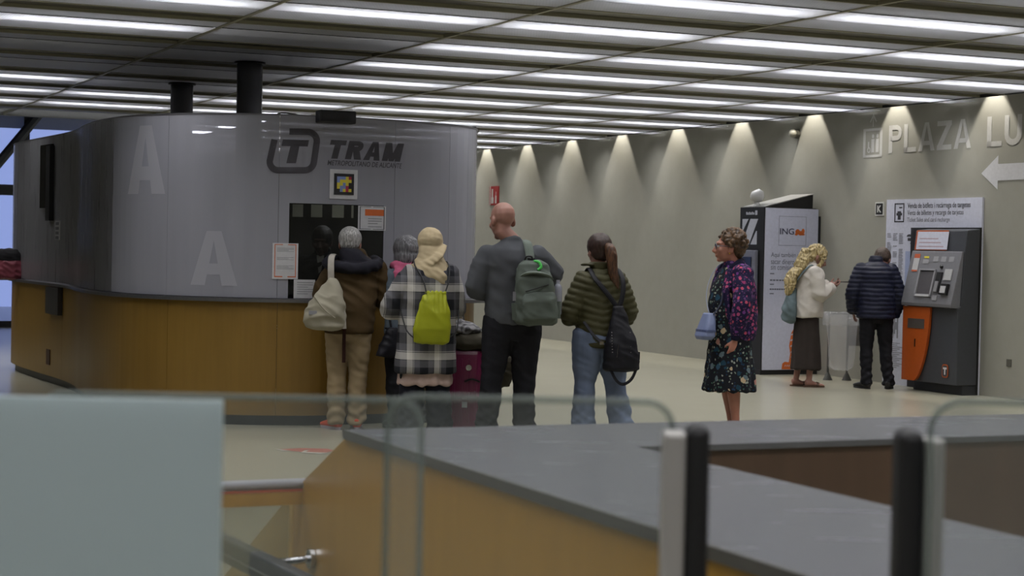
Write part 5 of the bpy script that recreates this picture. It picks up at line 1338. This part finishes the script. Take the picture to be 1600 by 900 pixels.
lb(MB().tube(smooth_path([(-.09, .09, 1.36), (-.095, .02, 1.43), (0, -.085, 1.465), (.095, .02, 1.43), (.09, .09, 1.36)]), [(.014, .022)] * 25, 8), 'collar_rib', fabric('navy_rib', '15152a'), P6.root, smooth=True)
CH = hairmat('curly_brown_hair', '3c2819', '62472d', (16, 16, 16))
mb = MB(); T = P6.T; rr = random.Random(4)
mb.hell(T @ V3(0, -.03, .055), (.088, .10, .085), P6.hrot); mb.hell(T @ V3(0, -.075, .0), (.075, .055, .075), P6.hrot)
for t in range(110):
    a = rr.uniform(0, 2 * PI); e = rr.uniform(-.5, 1.5); d_ = V3(math.cos(a) * math.cos(e) * .093, math.sin(a) * math.cos(e) * .108 - .03, math.sin(e) * .092 + .05)
    if d_.y > .03 and d_.z < .075: continue
    mb.ell(T @ d_, rr.uniform(.014, .024), n=8)
child(P6, 'hair', mb, CH, .006, 1, wrinkle(.003, 60, 60))
gm = plain('glasses_blue', '1c2038', .3)
for s in (-1, 1):
    g_ = lb(MB().tube([T @ (V3(s * .034 + .027 * math.cos(t * PI / 8), .098 - abs(.027 * math.cos(t * PI / 8) * .0), .008 + .019 * math.sin(t * PI / 8))) for t in range(17)], .0035, 6), 'glasses_rim', gm, P6.root)
    lb(MB().tube([T @ V3(s * .062, .096, .012), T @ V3(s * .077, .05, .012), T @ V3(s * .08, -.01, .006)], .0035, 6), 'glasses_temple', gm, P6.root)
    lb(MB().ell(T @ V3(s * .08, -.002, -.042), .006, n=8), 'earring', plain('gold', 'c9a03a', .3, 1), P6.root)
lb(MB().tube([T @ V3(-.008, .1, .012), T @ V3(.008, .1, .012)], .0035, 6), 'glasses_bridge', gm, P6.root)
for s in (-1, 1):
    A = P6.ank[s]; lb(MB().prism([(A.x + (.05 if math.cos(t * PI / 8) > -.2 else .04) * math.sin(t * PI / 8), A.y + .06 + .13 * math.cos(t * PI / 8), 0) for t in range(16)], (0, 0, .02)), 'sandal_sole', plain('sandal_brown', '4f3a2c', .6), P6.root)
    lb(MB().tube([(A.x - .045, A.y + .1, .02), (A.x - .03, A.y + .1, .055), (A.x + .03, A.y + .1, .055), (A.x + .045, A.y + .1, .02)], [(.006, .016)] * 4, 8), 'sandal_strap', plain('sandal_brown', '4f3a2c', .6), P6.root)
hb = carried('handbag', 'small pale blue handbag worn in front by the woman in the floral dress', 'bag', P6)
BB = plain('pale_blue_leather', '6f7a9c', .45)
skin('bag_body', MB().loft([(-.06, .275, .80, .08, .05), (-.06, .27, .83, .115, .065), (-.06, .25, .93, .10, .05), (-.06, .235, 1.02, .07, .035)], 20, 3.5), BB, hb, .008, 1)
lb(MB().loft([(-.06, .262, .865, .114, .062), (-.06, .262, .885, .114, .062)], 20, 3.5), 'band', plain('blue_leather_dark', '4c5678', .45), hb)
lb(strap(MB(), smooth_path([(-.06, .235, 1.01), (.03, .225, 1.15), (.085, .17, 1.30), (.10, .08, 1.42), (.07, -.03, 1.455)]), .006, .004), 'strap', plain('pale_strap', '8f95a8', .5), hb)
lb(strap(MB(), smooth_path([(-.13, .23, 1.01), (-.16, .18, 1.1), (-.15, .16, 1.2)]), .012, .004), 'dark_strap', plain('navy_strap', '1c2038', .6), hb)

# ---------------------------------------------------------------- 7 blonde woman
P7 = figure('woman with long wavy blonde hair, white sweater and long brown skirt, reading a phone', person_at(1263, 20.4), 20.4, -80, 1.66, False, lean=(0, .03), head=(0, .05, -.05), head_rot=(-6, -28),
            elbows=[(-.22, .03, 1.05), (.20, .07, 1.05)], hands=[(-.05, .28, 1.17), (.05, .27, 1.15)], hand_dir={-1: (.2, 1, .3), 1: (-.2, 1, .3)}, palm={-1: (.5, 0, 1), 1: (-.5, 0, 1)}, curl=.7, feet=[(-.07, -.06, 0), (.07, .05, 0)])
top(P7, 'sweater', fabric('cream_knit', 'bfb9b2', .95, .07, 14), ease=.045, hem=.80, sleeve=.03, disp=wrinkle(.012, 6, 5, 5), flare=.01, cuff_at=.97)
mb = MB().loft([(0, 0, .20, .185, .175), (0, 0, .23, .183, .172), (0, 0, .5, .172, .155), (0, 0, .75, .168, .135), (0, 0, .9, .15, .12)], 32)
child(P7, 'skirt', mb, fabric('brown_black_cloth', '2e2825', .8), .011, 2, lambda co, n: .008 * max(0, (.9 - co.z)) * math.sin(math.atan2(co.y, co.x) * 10) + wrinkle(.005, 6, 2)(co, n))
BL = hairmat('blonde_hair', 'a38a5a', 'cdb987', (40, 40, 5)); T = P7.T
mb = MB(); mb.hell(T @ V3(0, -.02, .042), (.085, .104, .09), P7.hrot); mb.hell(T @ V3(0, -.055, -.02), (.086, .06, .09), P7.hrot)
nk = P7.neck
mb.loft([(0, nk.y - .255, nk.z - .36, .04, .02), (0, nk.y - .25, nk.z - .30, .10, .04), (0, nk.y - .235, nk.z - .18, .125, .055), (0, nk.y - .18, nk.z - .08, .135, .06), (0, nk.y - .13, nk.z - .05, .14, .05), (0, nk.y - .10, nk.z + .03, .13, .06), (0, nk.y - .06, nk.z + .10, .105, .07), (0, nk.y - .02, nk.z + .17, .09, .08)], 24)
for s in (-1, 1): mb.tube(smooth_path([T @ V3(s * .06, .045, .07), T @ V3(s * .078, .05, .0), T @ V3(s * .078, .045, -.08), T @ V3(s * .09, .04, -.17)]), [.02] * 19, 10)
child(P7, 'hair', mb, BL, .008, 2, lambda co, n: .006 * math.sin(co.z * 85 + 9 * noise.noise(co * 14)) + wrinkle(.008, 34, 5)(co, n))
for s in (-1, 1):
    A = P7.ank[s]; so = lb(MB().prism([(A.x + (.048 if math.cos(t * PI / 8) > -.2 else .038) * math.sin(t * PI / 8), A.y + .06 + .13 * math.cos(t * PI / 8), 0) for t in range(16)], (0, 0, .018)), 'sandal_sole', plain('sandal_brown', '4f3a2c', .6), P7.root)
    lb(MB().tube([(A.x - .045, A.y + .09, .02), (A.x - .02, A.y + .11, .05), (A.x + .02, A.y + .11, .05), (A.x + .045, A.y + .09, .02)], [(.006, .02)] * 4, 8), 'sandal_strap', plain('sandal_brown', '4f3a2c', .6), P7.root)
ph = carried('mobile_phone', 'dark phone held by the blonde woman', 'phone', P7)
lb(MB().box(-.035, .035, .34, .48, 1.205, 1.215), 'case', plain('phone_case', '3c3230', .4), ph, bevel=.003)
lb(MB().box(-.031, .031, .344, .476, 1.2155, 1.217), 'screen', plain('black_glass', '0c0c0e', .08), ph)
tb = carried('tote_bag', 'grey green fabric tote bag hanging behind the blonde woman', 'bag', P7)
mb = MB().loft([(0, -.20, .73, .07, .05), (0, -.215, .76, .12, .07), (0, -.215, .90, .13, .07), (0, -.19, 1.03, .10, .05), (0, -.165, 1.12, .05, .03)], 22)
skin('bag_body', mb, fabric('grey_green_fabric', '59666a', .8, .2, 9), tb, .011, 2, wrinkle(.014, 9, 5))
lb(strap(MB(), smooth_path([(.0, -.165, 1.1), (.12, -.15, 1.25), (.17, -.02, 1.40), (.15, .08, 1.3)]), .012, .005), 'strap', fabric('grey_green_fabric', '59666a'), tb)

# ---------------------------------------------------------------- 8 man at the machine
P8 = figure('man in a navy quilted jacket, head bowed, standing beside the orange ticket machine', person_at(1371, 20.35), 20.35, 4, 1.71, True, lean=(-.0, .06), head=(.11, .10, -.115), head_rot=(-22, -42),
            elbows=[(-.275, .01, 1.08), (.275, .02, 1.06)], hands=[(-.22, .15, .86), (.215, .08, .81)], hand_dir={-1: (.2, .6, -.6), 1: (-.1, .2, -1)}, palm={-1: (1, 0, 0), 1: (-1, 0, 0)}, curl=.5, feet=[(-.11, -.02, 22), (.155, -.0, -22)])
top(P8, 'jacket', fabric('navy_quilted_nylon', '141729', .5, .1, 10), ease=.048, hem=.80, sleeve=.034, disp=puffer(.05, .011, seed=4), collar=.06, flare=.0)
trousers(P8, fabric('black_cotton', '15151a', .85), ease=.008, leg=.012, hemr=.062, hemz=.05)
shoes(P8, plain('shoe_black', '151517', .5), plain('sole_black', '0e0e10', .6))
def ex(mb, T, k): mb.hell(T @ V3(0, -.05, .0), (.075, .058, .055), P8.hrot)
cap_hair(P8, hairmat('short_brown_hair', '3c3029', '5a4a40'), r=(.079, .099, .084), extra=ex, disp=wrinkle(.002, 60, 60))

# ---------------------------------------------------------------- 9 clerk inside the kiosk
P9 = figure('clerk in a dark jacket sitting inside the kiosk, facing out behind the serving window', on_depth(497, 400, 15.95).x, 16.5, 176, 1.70, True, lean=(0, .10), head=(0, .03, -.03), head_rot=(0, -10),
            elbows=[(-.25, .12, 1.03), (.25, .12, 1.03)], hands=[(-.12, .3, 1.02), (.12, .3, 1.02)], hand_dir={-1: (.2, 1, 0), 1: (-.2, 1, 0)}, palm={-1: (0, 0, -1), 1: (0, 0, -1)}, curl=.4, skin_m=skin_mat('clerk_skin', '4e372c'), eyes=False)
top(P9, 'jacket', fabric('clerk_black', '121216'), ease=.04, sleeve=.025, disp=wrinkle(.008, 7, 7))
lb(MB().prism([(-.035, .215, 1.42), (.035, .215, 1.42), (.0, .235, 1.2)], (0, .01, 0)), 'shirt_front', fabric('white_cloth', 'a09c94'), P9.root)
trousers(P9, fabric('black_cotton', '15151a', .85)); shoes(P9, plain('shoe_black', '151517', .5), plain('sole_black', '0e0e10', .6))
cap_hair(P9, hairmat('black_hair', '17130f', '2b221c'), r=(.083, .1, .088))
